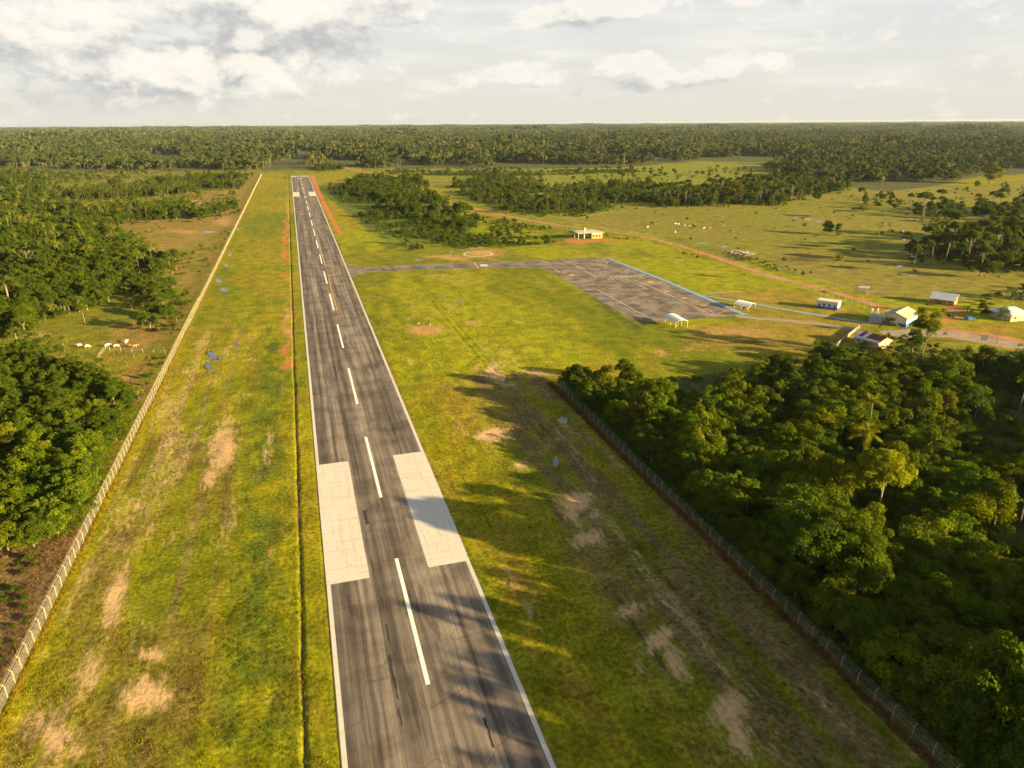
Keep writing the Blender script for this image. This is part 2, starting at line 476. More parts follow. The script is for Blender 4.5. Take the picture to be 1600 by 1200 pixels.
BROWN = [(-400, 845), (60, 848), (112, 838), (170, 770), (215, 690), (240, 600), (262, 600), (0, 1118), (-400, 1900)]
LAWN = [(1085, 462), (1200, 450), (1262, 458), (1330, 488), (1372, 505), (1345, 520), (1292, 553), (1100, 548), (1060, 535), (1080, 512), (1175, 500)]
PASTURE = [(830, 352), (1000, 322), (1200, 305), (1330, 290), (1500, 290), (1900, 300), (1900, 470), (1440, 470), (1360, 465), (1290, 440), (1200, 415), (1110, 388), (1020, 366), (900, 350)]
FARFIELD = [(590, 264), (840, 262), (1110, 247), (1260, 250), (1300, 285), (1080, 300), (1000, 320), (860, 345), (760, 330), (700, 300)]
BUSHFLOOR = [(490, 292), (560, 285), (640, 290), (745, 355), (850, 372), (900, 360), (905, 372), (835, 384), (770, 388), (600, 385), (590, 380), (560, 345)]

def ground_cols(X, Y):
    """material zones of the ground: grass colour, soil colour, soil cover"""
    u, v, dep = proj(X, Y)
    wob = (fbm(X / 9, Y / 9, 3, 4) - 0.5)
    px_m = 1110.0 / np.maximum(dep, 50)
    u2 = u + wob * 10 * np.minimum(px_m, 3) ; v2 = v + (fbm(X / 9, Y / 9, 11, 4) - 0.5) * 5 * np.minimum(px_m, 3)
    n1 = fbm(X / 40, Y / 90, 5, 4)
    n2 = fbm(X / 7, Y / 16, 6, 4)
    n3 = fbm(X / 3.0, Y / 40, 8, 3)
    a = np.array([0.272, 0.246, 0.004]); b = np.array([0.142, 0.166, 0.004]); c = np.array([0.200, 0.128, 0.022])
    t = sstep(n1 * 0.5 + n2 * 0.35 + n3 * 0.15, 0.36, 0.66)[..., None]
    g = b * (1 - t) + a * t
    t2 = (sstep(n2 * 0.6 + n1 * 0.2 + n3 * 0.3, 0.54, 0.72) * 0.45)[..., None]
    g = g * (1 - t2) + c * t2
    def zone(col, m):
        nonlocal g
        m = np.clip(m, 0, 1)[..., None]
        g = g * (1 - m) + np.array(col) * m
    def soft(poly, k=1.0):
        return inpoly(u2, v2, poly).astype(float) * k
    left = (X < FENCE_L - 0.5).astype(float)
    zone((0.165, 0.165, 0.016), left * (0.5 + 0.5 * n2))
    zone((0.26, 0.17, 0.045), soft(LEFT_DRY, 0.85) * left * sstep(n2, 0.25, 0.6))
    zone((0.17, 0.105, 0.045), soft(BROWN, 0.95) * left)
    zone((0.190, 0.190, 0.022), soft(PASTURE, 0.9))
    zone((0.215, 0.185, 0.035), soft(PASTURE) * sstep(n1, 0.45, 0.7) * 0.8)
    zone((0.185, 0.205, 0.018), soft(FARFIELD, 0.9))
    zone((0.27, 0.195, 0.030), soft(LAWN, 0.85) * (0.5 + 0.5 * n2))
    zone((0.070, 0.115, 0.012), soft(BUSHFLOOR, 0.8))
    # lush dark streak on the left strip, drier ground toned for wood shade and wheel tracks on the right one
    near = (dep < 420)
    zone((0.085, 0.125, 0.010), np.exp(-((X + 14.5) / 6.5) ** 2) * (Y < 300) * sstep(n2 * .6 + fbm(X / 2.5, Y / 4, 57, 3) * .4, 0.40, 0.58) * 0.9)
    zone((0.14, 0.115, 0.025), ((X > -48) & (X < -22) & (Y < 210)) * sstep(n1 * .5 + n2 * .5, 0.42, 0.6) * 0.7)
    zone((0.17, 0.125, 0.05), ((X > 44) & (X < 77) & (Y < 240)) * sstep(n2 * .5 + n3 * .5, 0.34, 0.60) * 0.9 * sstep(X, 42, 56))  # brown-grey of worn grass, with the wood's shade painted into it
    for x0 in (60.0, 62.4, 50.0):
        zone((0.07, 0.055, 0.025), np.exp(-((X - x0 - 2 * (n1 - .5)) / 0.55) ** 2) * ((Y < 215)) * sstep(fbm(X / 9, Y / 30, 44, 2), 0.35, 0.6) * 0.85)
    for x0 in (-29, -35, -42):
        zone((0.20, 0.14, 0.06), np.exp(-((X - x0 - 4 * (n1 - .5)) / 0.7) ** 2) * (Y < 330) * sstep(fbm(X / 9, Y / 25, 45, 2), 0.4, 0.6) * 0.7)
    zone((0.075, 0.10, 0.012), np.exp(-((segdist(u, v, [(880, 425), (920, 455), (960, 490), (1000, 512)]) / 6) ** 2)) * 0.9)
    zone((0.05, 0.05, 0.02), np.exp(-((segdist(u, v, [(1060, 533), (1120, 536), (1200, 534), (1260, 541)]) / 1.5) ** 2)) * 0.8)
    zone((0.25, 0.20, 0.012), np.exp(-((X - FENCE_L - 0.6) / 0.7) ** 2) * 0.9)
    zone((0.15, 0.095, 0.03), np.exp(-((X - FENCE_R + 0.7) / 0.8) ** 2) * (Y < 330) * 0.9)
    zone((0.245, 0.272, 0.003), ((X > 28) & (X < 330) & (Y > 230) & (Y < 620)) * sstep(n1 * .6 + n2 * .4, 0.42, 0.6) * 0.7 * (1 - inpoly(u, v, LAWN)) * (1 - inpoly(u, v, PASTURE)))
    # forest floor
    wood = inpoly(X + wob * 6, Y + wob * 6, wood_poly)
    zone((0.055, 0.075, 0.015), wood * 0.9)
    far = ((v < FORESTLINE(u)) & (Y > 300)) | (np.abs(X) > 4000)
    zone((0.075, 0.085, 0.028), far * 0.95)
    # soil
    soil = np.zeros(X.shape); sc = np.zeros(X.shape + (3,)) + np.array(TAN)
    for (px, py, rx, ry, tl, st, col) in SOIL:
        if st == 0: continue
        dx = u2 - px; dy = v2 - py
        near_ = (np.abs(dx) < 3 * max(rx, ry) + 5) & (np.abs(dy) < 3 * max(rx, ry) + 5)
        if not near_.any(): continue
        ct, s_ = math.cos(R(tl)), math.sin(R(tl))
        xr = (dx * ct + dy * s_) / (rx * 1.4); yr = (-dx * s_ + dy * ct) / (ry * 1.5)
        k = np.where(near_, np.exp(-(xr ** 2 + yr ** 2) ** 0.8) * st * 0.95, 0)
        up = k > soil
        sc[up] = np.array(col)
        soil = np.maximum(soil, k)
    stk = fbm(X / 3.5, Y / 38, 71, 4); stk2 = fbm(X / 14, Y / 50, 73, 3)
    k = (((X > -49) & (X < -12)) | ((X > 34) & (X < 76))) * sstep(Y, 420, 300) * sstep(stk * .55 + stk2 * .45, 0.46, 0.68) * 0.56
    up = k > soil; sc[up] = np.array(TAN) * 0.92; soil = np.maximum(soil, k)
    k = np.exp(-(segdist(u, v, RSTRIP) / 4.2) ** 2) * 1.05
    up = k > soil; sc[up] = np.array(RED); soil = np.maximum(soil, k)
    rd = (np.abs(X - DITCH) < 3.2) & (Y > 300) & (Y < 1200)
    k = np.where(rd, np.exp(-((X - DITCH + 0.9) / 0.7) ** 2) * (0.2 + 0.6 * fbm(X / 5, Y / 18, 61, 3)), 0)
    up = k > soil; sc[up] = np.array(ORANGE); soil = np.maximum(soil, k)
    k = np.exp(-((X - DITCH - 0.5 * (fbm(X * 0, Y / 14, 13, 3) - .5)) / 0.35) ** 2) * (Y < RW_END) * 0.8
    up = k > soil; sc[up] = np.array((0.12, 0.08, 0.04)); soil = np.maximum(soil, k)  # brown ditch bed, darkened to paint the thin shadow lying in it
    return g, sc, soil

_FL = [(-900, 262), (0, 260), (90, 268), (300, 267), (400, 266), (470, 266), (535, 262), (640, 264), (800, 264), (970, 262), (1090, 252), (1190, 254), (1232, 288),
       (1330, 293), (1390, 299), (1470, 290), (1520, 276), (1600, 272), (2500, 266)]
def FORESTLINE(u):
    return np.interp(u, [p[0] for p in _FL], [p[1] for p in _FL])

def hgt(X, Y):
    """gentle lumps of the near verges, none under anything paved"""
    k = sstep(Y, 420, 300) * sstep(np.abs(X - RWC), 15.2, 18) * sstep(X, 100, 82)
    h = (fbm(X / 11, Y / 20, 21, 3) - 0.5) * 0.5 + (fbm(X / 2.6, Y / 4.0, 25, 3) - 0.5) * 0.34
    h = h * k
    h = h - (0.12 + 0.30 * fbm(X * 0, Y / 9, 14, 3)) * np.exp(-((X - DITCH - 0.5 * (fbm(X * 0, Y / 14, 13, 3) - .5)) / 0.38) ** 2) * (Y < RW_END)
    for x0 in (60.0, 62.4):
        h = h - 0.16 * np.exp(-((X - x0 - 2 * (fbm(X / 40, Y / 90, 5, 4) - .5)) / 0.5) ** 2) * k
    h = h - 0.10 * sstep(np.abs(X - RWC), 14.9, 13.5) * (Y < RW_END + 5)
    return h

def axis(segs):
    out = []
    for a, b, st in segs:
        n = max(1, int(round((b - a) / st)))
        out += list(np.linspace(a, b, n, endpoint=False))
    out.append(segs[-1][1])
    return np.array(out)

def build_ground():
    ax = axis([(-22000, -4000, 2000), (-4000, -800, 200), (-800, -300, 25), (-300, -64, 4), (-64, -8.0, 0.8), (-8.0, -5.4, 0.26), (-5.4, 90, 0.8), (90, 130, 2),
               (130, 620, 3.5), (620, 1200, 20), (1200, 4000, 200), (4000, 24000, 2000)])
    ay = axis([(-600, 50, 40), (50, 290, 0.9), (290, 480, 1.7), (480, 800, 3.5), (800, 1400, 9), (1400, 3000, 50), (3000, 23000, 2000)])
    X, Y = np.meshgrid(ax, ay)
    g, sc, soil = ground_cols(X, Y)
    Z = hgt(X, Y) + 24 * sstep(np.hypot(X, Y), 13500, 16500)
    nx, ny = len(ax), len(ay)
    idx = np.arange(nx * ny).reshape(ny, nx)
    f = np.stack([idx[:-1, :-1], idx[:-1, 1:], idx[1:, 1:], idx[1:, :-1]], -1).reshape(-1, 4)
    one = np.ones(nx * ny)
    m, t = new_mat('ground_cover')
    co = t.n('ShaderNodeTexCoord').outputs['Object']
    ga = t.n('ShaderNodeAttribute', attribute_name='grass_col').outputs['Color']
    sa = t.n('ShaderNodeAttribute', attribute_name='soil_col').outputs['Color']
    so = t.n('ShaderNodeAttribute', attribute_name='soil').outputs['Fac']
    nf = t.noise(co, 1.1, 6, 0.7)
    nm = t.noise(co, 0.16, 5, 0.6)
    mp = t.n('ShaderNodeMapping', ins={'Vector': co, 'Scale': (1.6, 0.10, 1.0)})
    ns = t.noise(mp.outputs[0], 1.0, 4, 0.6)
    br = t.m('MULTIPLY', t.ss(nf, 0.30, 0.72, 0.50, 1.42), t.ss(nm, 0.30, 0.70, 0.72, 1.22))
    br = t.m('MULTIPLY', br, t.ss(ns, 0.30, 0.70, 0.86, 1.12))
    gc = t.mix(1.0, ga, t.comb(br, br, br), 'MULTIPLY')
    gc = t.mix(t.ss(t.noise(co, 0.45, 5, 0.7), 0.52, 0.75, 0, 0.45), gc, (0.20, 0.135, 0.035))
    sb = t.ss(nf, 0.25, 0.75, 0.72, 1.2)
    scn = t.mix(1.0, sa, t.comb(sb, sb, sb), 'MULTIPLY')
    mpx = t.n('ShaderNodeMapping', ins={'Vector': co, 'Scale': (1.0, 0.30, 1.0)})
    so = t.m('MULTIPLY', so, 1.15)
    sm = t.m('ADD', so, t.m('MULTIPLY', t.m('SUBTRACT', t.noise(mpx.outputs[0], 0.9, 8, 0.75), 0.5), 2.1))
    sm = t.ss(sm, 0.42, 1.0, 0.0, 0.95)
    c = t.mix(sm, gc, scn)
    b = t.n('ShaderNodeBsdfPrincipled', ins={'Base Color': c, 'Roughness': 1.0, 'Specular IOR Level': 0.1})
    bh = t.m('ADD', nf, t.m('MULTIPLY', t.noise(co, 4.0, 3, 0.7), 0.4))
    bp = t.n('ShaderNodeBump', ins={'Strength': 0.55, 'Distance': 0.35, 'Height': bh})
    t.nt.links.new(bp.outputs[0], b.inputs['Normal'])
    finish(t, b.outputs[0])
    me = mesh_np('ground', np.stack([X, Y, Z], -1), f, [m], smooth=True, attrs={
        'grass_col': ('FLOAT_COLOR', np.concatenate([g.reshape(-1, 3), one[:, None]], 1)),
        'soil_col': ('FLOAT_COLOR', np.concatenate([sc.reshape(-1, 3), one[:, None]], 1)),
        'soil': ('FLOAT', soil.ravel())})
    tag(link('ground', me), kind='structure')
build_ground()

# ------------------------------------------------------------------ paved surfaces
def asphalt(name, base, lengthwise=True, lanes=None, tint=(1, 1, 1)):
    m, t = new_mat(name)
    co = t.n('ShaderNodeTexCoord').outputs['Object']
    sp = t.n('ShaderNodeSeparateXYZ', ins={0: co})
    x, y = sp.outputs[0], sp.outputs[1]
    mp = t.n('ShaderNodeMapping', ins={'Vector': co, 'Scale': (0.55, 0.012, 1)})
    s1 = t.noise(mp.outputs[0], 1.0, 6, 0.6, 0.3)
    mp2 = t.n('ShaderNodeMapping', ins={'Vector': co, 'Scale': (2.6, 0.05, 1)})
    s2 = t.noise(mp2.outputs[0], 1.0, 5, 0.65)
    blot = t.noise(co, 0.11, 6, 0.62)
    fine = t.noise(co, 3.0, 6, 0.75)
    v = t.ss(s1, 0.34, 0.66, 0.52, 1.32) if lengthwise else t.ss(blot, 0.3, 0.7, 0.7, 1.25)
    v = t.m('MULTIPLY', v, t.ss(s2, 0.3, 0.7, 0.84, 1.14))
    v = t.m('MULTIPLY', v, t.ss(blot, 0.34, 0.60, 0.68, 1.12))
    v = t.m('MULTIPLY', v, t.ss(fine, 0.25, 0.75, 0.86, 1.14))
    if lanes:
        wx = t.m('ADD', x, t.m('MULTIPLY', t.m('SUBTRACT', t.noise(co, 0.05, 3, 0.5), 0.5), 1.6))
        for (x0, hw, k) in lanes:
            d = t.m('ABSOLUTE', t.m('SUBTRACT', wx, x0))
            v = t.m('MULTIPLY', v, t.ss(d, hw * 0.55, hw * 1.3, k, 1.0))
    # paving joints and cracks
    j = t.m('PINGPONG', t.m('ADD', x, t.m('MULTIPLY', fine, 0.25)), 1.9)
    v = t.m('MULTIPLY', v, t.ss(j, 0.0, 0.10, 0.74, 1.0))
    vor = t.n('ShaderNodeTexVoronoi', feature='DISTANCE_TO_EDGE', ins={'Vector': t.n('ShaderNodeMapping', ins={'Vector': co, 'Scale': (0.11, 0.07, 1)}).outputs[0], 'Scale': 1.0})
    cr = t.m('MULTIPLY', t.ss(vor.outputs['Distance'], 0.0, 0.010, 0.62, 1.0), 1.0)
    v = t.m('MULTIPLY', v, cr)
    patchn = t.noise(t.n('ShaderNodeMapping', ins={'Vector': co, 'Scale': (0.35, 0.05, 1)}).outputs[0], 1.0, 2, 0.4)
    v = t.m('MULTIPLY', v, t.ss(patchn, 0.64, 0.67, 1.0, 0.66))
    c = t.mix(1.0, t.comb(v, v, v), base, 'MULTIPLY')
    b = t.n('ShaderNodeBsdfPrincipled', ins={'Base Color': c, 'Roughness': 0.85, 'Specular IOR Level': 0.25})
    bp = t.n('ShaderNodeBump', ins={'Strength': 0.25, 'Distance': 0.02, 'Height': fine})
    t.nt.links.new(bp.outputs[0], b.inputs['Normal'])
    finish(t, b.outputs[0])
    return m

def marking(name, col, wear=0.45, streak=True):
    m, t = new_mat(name)
    co = t.n('ShaderNodeTexCoord').outputs['Object']
    n = t.noise(co, 1.3, 6, 0.7)
    mp = t.n('ShaderNodeMapping', ins={'Vector': co, 'Scale': (0.12, 0.9, 1)})
    s = t.noise(mp.outputs[0], 1.0, 5, 0.6)
    c = t.mix(t.ss(s, 0.45, 0.75, 0, 0.55), col, tuple(a * b for a, b in zip(col, (0.86, 0.74, 0.52))))
    c = t.mix(t.ss(n, 0.57, 0.74, 0, wear), c, (0.16, 0.14, 0.11))
    mp2 = t.n('ShaderNodeMapping', ins={'Vector': co, 'Scale': (2.2, 0.04, 1)})
    c = t.mix(t.ss(t.noise(mp2.outputs[0], 1.0, 6, 0.65), 0.52, 0.75, 0, wear * 0.7), c, (0.30, 0.27, 0.21))
    vor = t.n('ShaderNodeTexVoronoi', feature='DISTANCE_TO_EDGE', ins={'Vector': t.n('ShaderNodeMapping', ins={'Vector': co, 'Scale': (0.30, 0.16, 1)}).outputs[0], 'Scale': 1.0})
    c = t.mix(t.ss(vor.outputs['Distance'], 0.0, 0.006, wear * .06, 0.0), c, (0.12, 0.11, 0.09))
    b = t.n('ShaderNodeBsdfPrincipled', ins={'Base Color': c, 'Roughness': 0.8})
    finish(t, b.outputs[0])
    return m

def sheet(name, pts, z, mat, parent=None, kind=None, label=None):
    """flat surface from a ring of (x, y) points"""
    me = bpy.data.meshes.new(name)
    me.from_pydata([(p[0], p[1], z) for p in pts], [], [tuple(range(len(pts)))])
    if me.polygons[0].normal.z < 0:
        me.flip_normals()
    me.materials.append(mat)
    o = link(name, me, parent)
    if kind: o['kind'] = kind
    if label: o['label'] = label
    return o

def ribbon(name, pts, width, z, mat, parent=None, kind=None, closed=False):
    pts = [Vector((p[0], p[1])) for p in pts]
    vs, fs = [], []
    n = len(pts)
    for i, p in enumerate(pts):
        a = pts[i - 1] if (i > 0 or closed) else p
        b = pts[(i + 1) % n] if (i < n - 1 or closed) else p
        d = (b - a).normalized(); q = Vector((-d.y, d.x))
        ww = width[i] if isinstance(width, (list, tuple)) else width
        vs += [(*(p + q * ww / 2), z), (*(p - q * ww / 2), z)]
    m = n if closed else n - 1
    for i in range(m):
        j = (i + 1) % n
        fs.append((2 * i, 2 * i + 1, 2 * j + 1, 2 * j))
    me = bpy.data.meshes.new(name)
    me.from_pydata(vs, [], fs)
    if me.polygons[0].normal.z < 0:
        me.flip_normals()
    me.materials.append(mat)
    o = link(name, me, parent)
    if kind: o['kind'] = kind
    return o

def rough_edge(pts, step, amp, seed=0):
    """subdivide a closed ring and shake it a little"""
    out = []
    n = len(pts)
    for i in range(n):
        a, b = Vector(pts[i]), Vector(pts[(i + 1) % n])
        k = max(1, int((b - a).length / step))
        for j in range(k):
            p = a.lerp(b, j / k)
            out.append((p.x + (vnoise(p.x / 3, p.y / 3, seed) - .5) * 2 * amp, p.y + (vnoise(p.x / 3, p.y / 3, seed + 5) - .5) * 2 * amp))
    return out

LANES = [(0.2, 2.1, 0.66), (3.6, 0.4, 0.60), (8.9, 1.7, 0.70), (7.0, 0.3, 0.8), (10.9, 0.5, 0.8), (16.2, 1.4, 0.86), (20.6, 0.35, 0.62), (23.6, 1.9, 0.74)]
M_rw = asphalt('runway_asphalt', (0.200, 0.166, 0.134), True, LANES)
M_apron = asphalt('apron_asphalt', (0.175, 0.145, 0.115), False)
M_taxi = asphalt('taxiway_asphalt', (0.165, 0.140, 0.118), False)
M_mark = marking('runway_white', (0.56, 0.54, 0.47), 0.95)
M_markd = marking('runway_dash_white', (0.82, 0.80, 0.72), 0.15)
M_worn = marking('worn_white', (0.52, 0.46, 0.36), 0.9)
M_yel = marking('taxi_yellow', (0.55, 0.30, 0.04), 0.5)
M_ltblue = plain('light_blue_paint', (0.17, 0.31, 0.46), 0.8, 0.25, 0.8, dirt=(0.40, 0.40, 0.36))
M_red = plain('laterite', (0.36, 0.155, 0.07), 1.0, 0.28, 0.16, dirt=(0.32, 0.24, 0.14), bump=0.3)
M_grav = plain('gravel_road', (0.26, 0.21, 0.15), 1.0, 0.2, 0.25, dirt=(0.34, 0.24, 0.13))
M_stain = plain('dark_tar', (0.035, 0.032, 0.030), 0.7, 0.2, 1.0)
def water_mat():
    m, t = new_mat('standing_water')
    co = t.n('ShaderNodeTexCoord').outputs['Object']
    n = t.noise(co, 1.5, 3, 0.5)
    b = t.n('ShaderNodeBsdfPrincipled', ins={'Base Color': (0.05, 0.05, 0.04, 1), 'Roughness': 0.06, 'Specular IOR Level': 1.0, 'IOR': 1.6})
    bp = t.n('ShaderNodeBump', ins={'Strength': 0.05, 'Distance': 0.02, 'Height': n})
    t.nt.links.new(bp.outputs[0], b.inputs['Normal'])
    finish(t, b.outputs[0])
    return m
M_water = water_mat()

runway = sheet('runway', [(RW0, -30), (RW1, -30), (RW1, RW_END), (RW0, RW_END)], 0.03, M_rw, kind='structure')
ZM = 0.045
def rect(name, x0, x1, y0, y1, mat, z=ZM, parent=runway, rough=0.0):
    pts = [(x0, y0), (x1, y0), (x1, y1), (x0, y1)]
    if rough:
        pts = rough_edge(pts, 1.2, rough, int(y0))
    return sheet(name, pts, z, mat, parent)
AIM0, AIM1 = G(520, 913).y, G(580, 716).y
AIM_A, AIM_B = G(462, 307.3).y, G(462, 300.3).y
dash_rows = []
y = G(668, 1070).y
P_DASH = None
d_start = [G(668, 1070).y, G(596, 779).y, G(558, 632).y, G(536, 545).y, G(522, 485).y]
per = (d_start[4] - d_start[0]) / 4
dlen = G(618, 873).y - d_start[0]
print('dash period', per, 'len', dlen, 'rw end', RW_END, 'aim', AIM0, AIM1, AIM_A, AIM_B, [round(v) for v in d_start])
k = -1
while d_start[0] + k * per + dlen < RW_END - 12:
    y0 = d_start[0] + k * per
    rect('centreline_dash', RWC - 0.36, RWC + 0.36, y0, y0 + dlen, M_markd)
    k += 1
for (x0, sgn) in ((RW0 + 0.15, 1), (RW1 - 0.15, -1)):
    for (a, b) in ((-30, AIM0 - 0.05), (AIM1 + 0.05, AIM_A - .05), (AIM_B + .05, RW_END - 0.1)):
        xs = sorted((x0, x0 + sgn * 0.75))
        rect('edge_line', xs[0], xs[1], a, b, M_mark)
for (a, b) in ((AIM0, AIM1), (AIM_A, AIM_B)):
    rect('aiming_marking', RW0 + 0.12, RW0 + 8.4, a, b, M_mark, rough=0.03)
    rect('aiming_marking', RW1 - 8.6, RW1 - 0.12, a, b, M_mark, rough=0.03)
for i in range(6):
    x0 = RW0 + 1.4 + i * 4.1 + (1.9 if i > 2 else 0)
    rect('threshold_bar', x0, x0 + 2.4, RW_END - 38, RW_END - 8, M_mark)
rect('threshold_line', RWC - 5.5, RWC - 1.0, RW_END - 78, RW_END - 70, M_mark)
rect('threshold_line', RWC + 1.0, RWC + 3.5, RW_END - 78, RW_END - 70, M_mark)
# tar repairs along the middle joint
def streak_tar(px, py, lpx, wm):
    p0 = G(px, py + lpx / 2); p1 = G(px, py - lpx / 2)
    x = G(px, py).x
    ys = np.linspace(p0.y, p1.y, 14)
    L = [(x - wm * (0.15 + 0.85 * vnoise(yy / 0.9, x, 3)), yy) for yy in ys]
    Rr = [(x + wm * (0.15 + 0.85 * vnoise(yy / 0.9, x, 8)), yy) for yy in ys[::-1]]
    sheet('tar_patch', L + Rr, 0.038, M_stain, runway)
for a in [(613, 1050, 55, .45), (606, 990, 30, .22), (620, 1085, 16, .3), (625, 1120, 30, .2), (764, 1145, 50, .28), (572, 808, 22, .55), (541, 665, 40, .28),
          (524, 580, 18, .5), (513, 527, 18, .4), (520, 560, 40, .15), (556, 720, 30, .15), (598, 940, 20, .15), (678, 770, 8, .5)]:
    streak_tar(*a)
# yellow lead lines onto the taxiway
LEAD1 = [G(*p).xy for p in [(527, 485), (520, 460), (514, 437), (515, 432), (524, 428), (540, 424), (552, 421)]]
LEAD2 = [G(*p).xy for p in [(499, 382), (504, 400), (507, 413), (511, 416), (524, 418), (548, 421)]]
ribbon('taxi_lead_line', LEAD1, 0.45, ZM, M_yel, runway)
ribbon('taxi_lead_line', LEAD2, 0.45, ZM + 0.004, M_yel, runway)

# taxiway
tx = RW1 + 0.02
def xat(px, py): return G(px, py).xy
TW_S = [(tx, xat(552, 434)[1])] + [xat(*p) for p in [(556, 430), (562, 427.6), (572, 425.8), (590, 424.3), (640, 422), (700, 420.5), (770, 418.5), (830, 417.8), (850, 418.5)]]
TW_N = [xat(*p) for p in [(850, 406.5), (800, 408.2), (740, 410.3), (680, 412.5), (620, 415.5), (575, 417.2), (556, 416.5), (548, 414.0)]] + [(tx, xat(545, 410)[1])]
taxi = sheet('taxiway', [tuple(p) for p in TW_S + TW_N], 0.034, M_taxi, kind='structure')
TW_S2 = [tuple(p) for p in TW_S]
ribbon('edge_line', TW_S2, 0.4, 0.05, M_yel, taxi)
ribbon('edge_line', [tuple(p) for p in TW_N], 0.35, 0.05, M_yel, taxi)
sheet('taxi_marking_panel', [xat(751, 416.5), xat(763, 416.2), xat(761, 413.0), xat(750, 413.3)], 0.05, M_mark, taxi)
ribbon('hold_line', [xat(748, 419), xat(741, 411)], 0.9, 0.054, M_yel, taxi)

# apron
AP = [(848, 419.5), (852, 406.4), (900, 404.0), (946, 402.2), (1164, 492.5), (1120, 496), (1060, 500), (1004, 504.5), (996, 503.5), (945, 475), (900, 448), (870, 430)]
APW = [tuple(xat(*p)) for p in AP]
apron = sheet('apron', APW, 0.022, M_apron, kind='structure')
sheet('light_blue_edging', [tuple(xat(*p)) for p in [(945.5, 402.6), (948, 401.8), (1040, 437.3), (1168, 491.5), (1161, 492.6), (1036.5, 439)]], 0.062, M_ltblue, apron)
def line(pp, wd, mat, nm='apron_line', z=0.05):
    return ribbon(nm, [tuple(xat(*p)) for p in pp], wd, z, mat, apron)
line([(877, 405.5), (900, 415), (932, 433.5)], 0.42, M_worn)
line([(990, 436.5), (1040, 458), (1115, 493.5)], 0.42, M_worn)
line([(1116, 494), (1160, 491.8)], 0.42, M_worn)
line([(906, 452.5), (932, 452)], 0.4, M_worn)
line([(933, 452.6), (980, 478), (1024, 502)], 0.42, M_worn)
line([(975, 496.5), (1004, 498.5)], 0.3, M_worn)
line([(942, 434), (1008, 429.5)], 0.35, M_worn)
line([(950, 437.5), (990, 436.3)], 0.35, M_worn)
for i in range(8):
    xx = 949 + i * 7.2
    line([(xx, 437.0 - i * 0.55), (xx + 9, 432.3 - i * 0.45)], 0.55, M_worn, 'hatch_stripe', 0.056)
line([(845, 409.5), (859, 409.2)], 1.6, M_yel)
for (a, b, c, d) in [(858, 416, 868, 421), (868, 421, 875, 425.5), (932, 405, 934, 408.5), (943, 404.5, 945, 407), (960, 421, 967, 424), (968, 424.3, 973, 427),
                     (875, 430, 903, 432), (917, 452.8, 927, 453.2), (953, 463, 960, 468), (975, 480, 984, 485), (995, 497, 1004, 495), (990, 492, 1000, 494.5),
                     (1030, 440, 1042, 444), (1034, 453, 1050, 457), (1060, 464, 1072, 467), (1080, 475, 1100, 478), (1105, 484, 1116, 490), (1120, 490, 1135, 486), (990, 438, 1002, 441), (1000, 446, 1012, 452)]:
    line([(a, b), ((a + c) / 2 + 1, (b + d) / 2), (c, d)], 0.5, M_yel, 'stand_line', 0.053)
for (cx, cy_) in [(893, 430), (1042, 455.5), (1068, 466), (1100, 477), (1016, 441)]:
    pts = rough_edge([tuple(xat(cx - 5, cy_ + 1)), tuple(xat(cx + 5, cy_ + 1.2)), tuple(xat(cx + 4, cy_ - 1)), tuple(xat(cx - 4, cy_ - 1.2))], 1.0, 0.8, cx)
    sheet('stand_number_patch', pts, 0.05, M_yel, apron)
arc = [tuple(xat(940 + 9 * math.cos(R(a)), 411.5 + 2.9 * math.sin(R(a)))) for a in range(-60, 150, 15)]
ribbon('turn_circle_line', arc, 0.45, 0.053, M_yel, apron)

def blob(cx, cy_, rx, ry, seed, n=56):
    out = []
    for i in range(n):
        a = 2 * math.pi * i / n
        c_, s_ = math.cos(a), math.sin(a)
        r = 0.35 + 0.8 * float(vnoise(c_ * 1.6 + 5 + seed, s_ * 1.6 + 5, seed)) + 0.45 * (float(vnoise(c_ * 5 + 9, s_ * 5 + 9, seed + 3)) - .5) + 0.25 * (float(vnoise(c_ * 12 + 9, s_ * 12 + 9, seed + 4)) - .5)
        out.append(tuple(xat(cx + rx * r * c_, cy_ + ry * r * s_)))
    return out
# puddles
PUD = [(332, 556, 10, 9, 0.13), (327, 572, 6, 7, 0.13), (343, 560, 4, 4, .13), (341, 439, 6, 4, 0.03), (350, 453, 8, 3.5, 0.03), (359, 398, 4, 2.5, 0.03), (353, 415, 5, 2.5, 0.03),
       (275, 428.5, 4, 1.2, 0.03), (372, 358.5, 2.5, 2, 0.03), (325, 362.5, 11, 3, 0.03), (718, 474, 10, 2, 0.03), (691, 464, 8, 1.8, 0.03), (703, 469.5, 5, 1.2, .03), (878, 657, 11, 7, 0.12), (869, 722, 7, 9, 0.12),
       (242, 623, 4, 4, 0.1), (941, 467, 8, 3.2, 0.045), (966, 474, 9, 2.5, 0.045), (959.5, 452.5, 5, 1.3, 0.045), (979, 453.5, 4, 1, 0.045), (980, 487, 5, 1.5, .045), (978, 424.5, 6, 2.2, 0.045), (1000, 482, 5, 1.5, .045),
       (655, 406.5, 9, 1.2, 0.03), (704, 394, 5, 1, 0.03), (1098, 380, 14, 1.1, 0.03), (1130, 385.5, 7, 1.4, 0.03), (370, 535, 5, 2.5, .05)]
for i, (cx, cy_, rx, ry, z) in enumerate(PUD):
    o = sheet('puddle', blob(cx, cy_, rx, ry, i + 1), z, M_water, kind='structure')
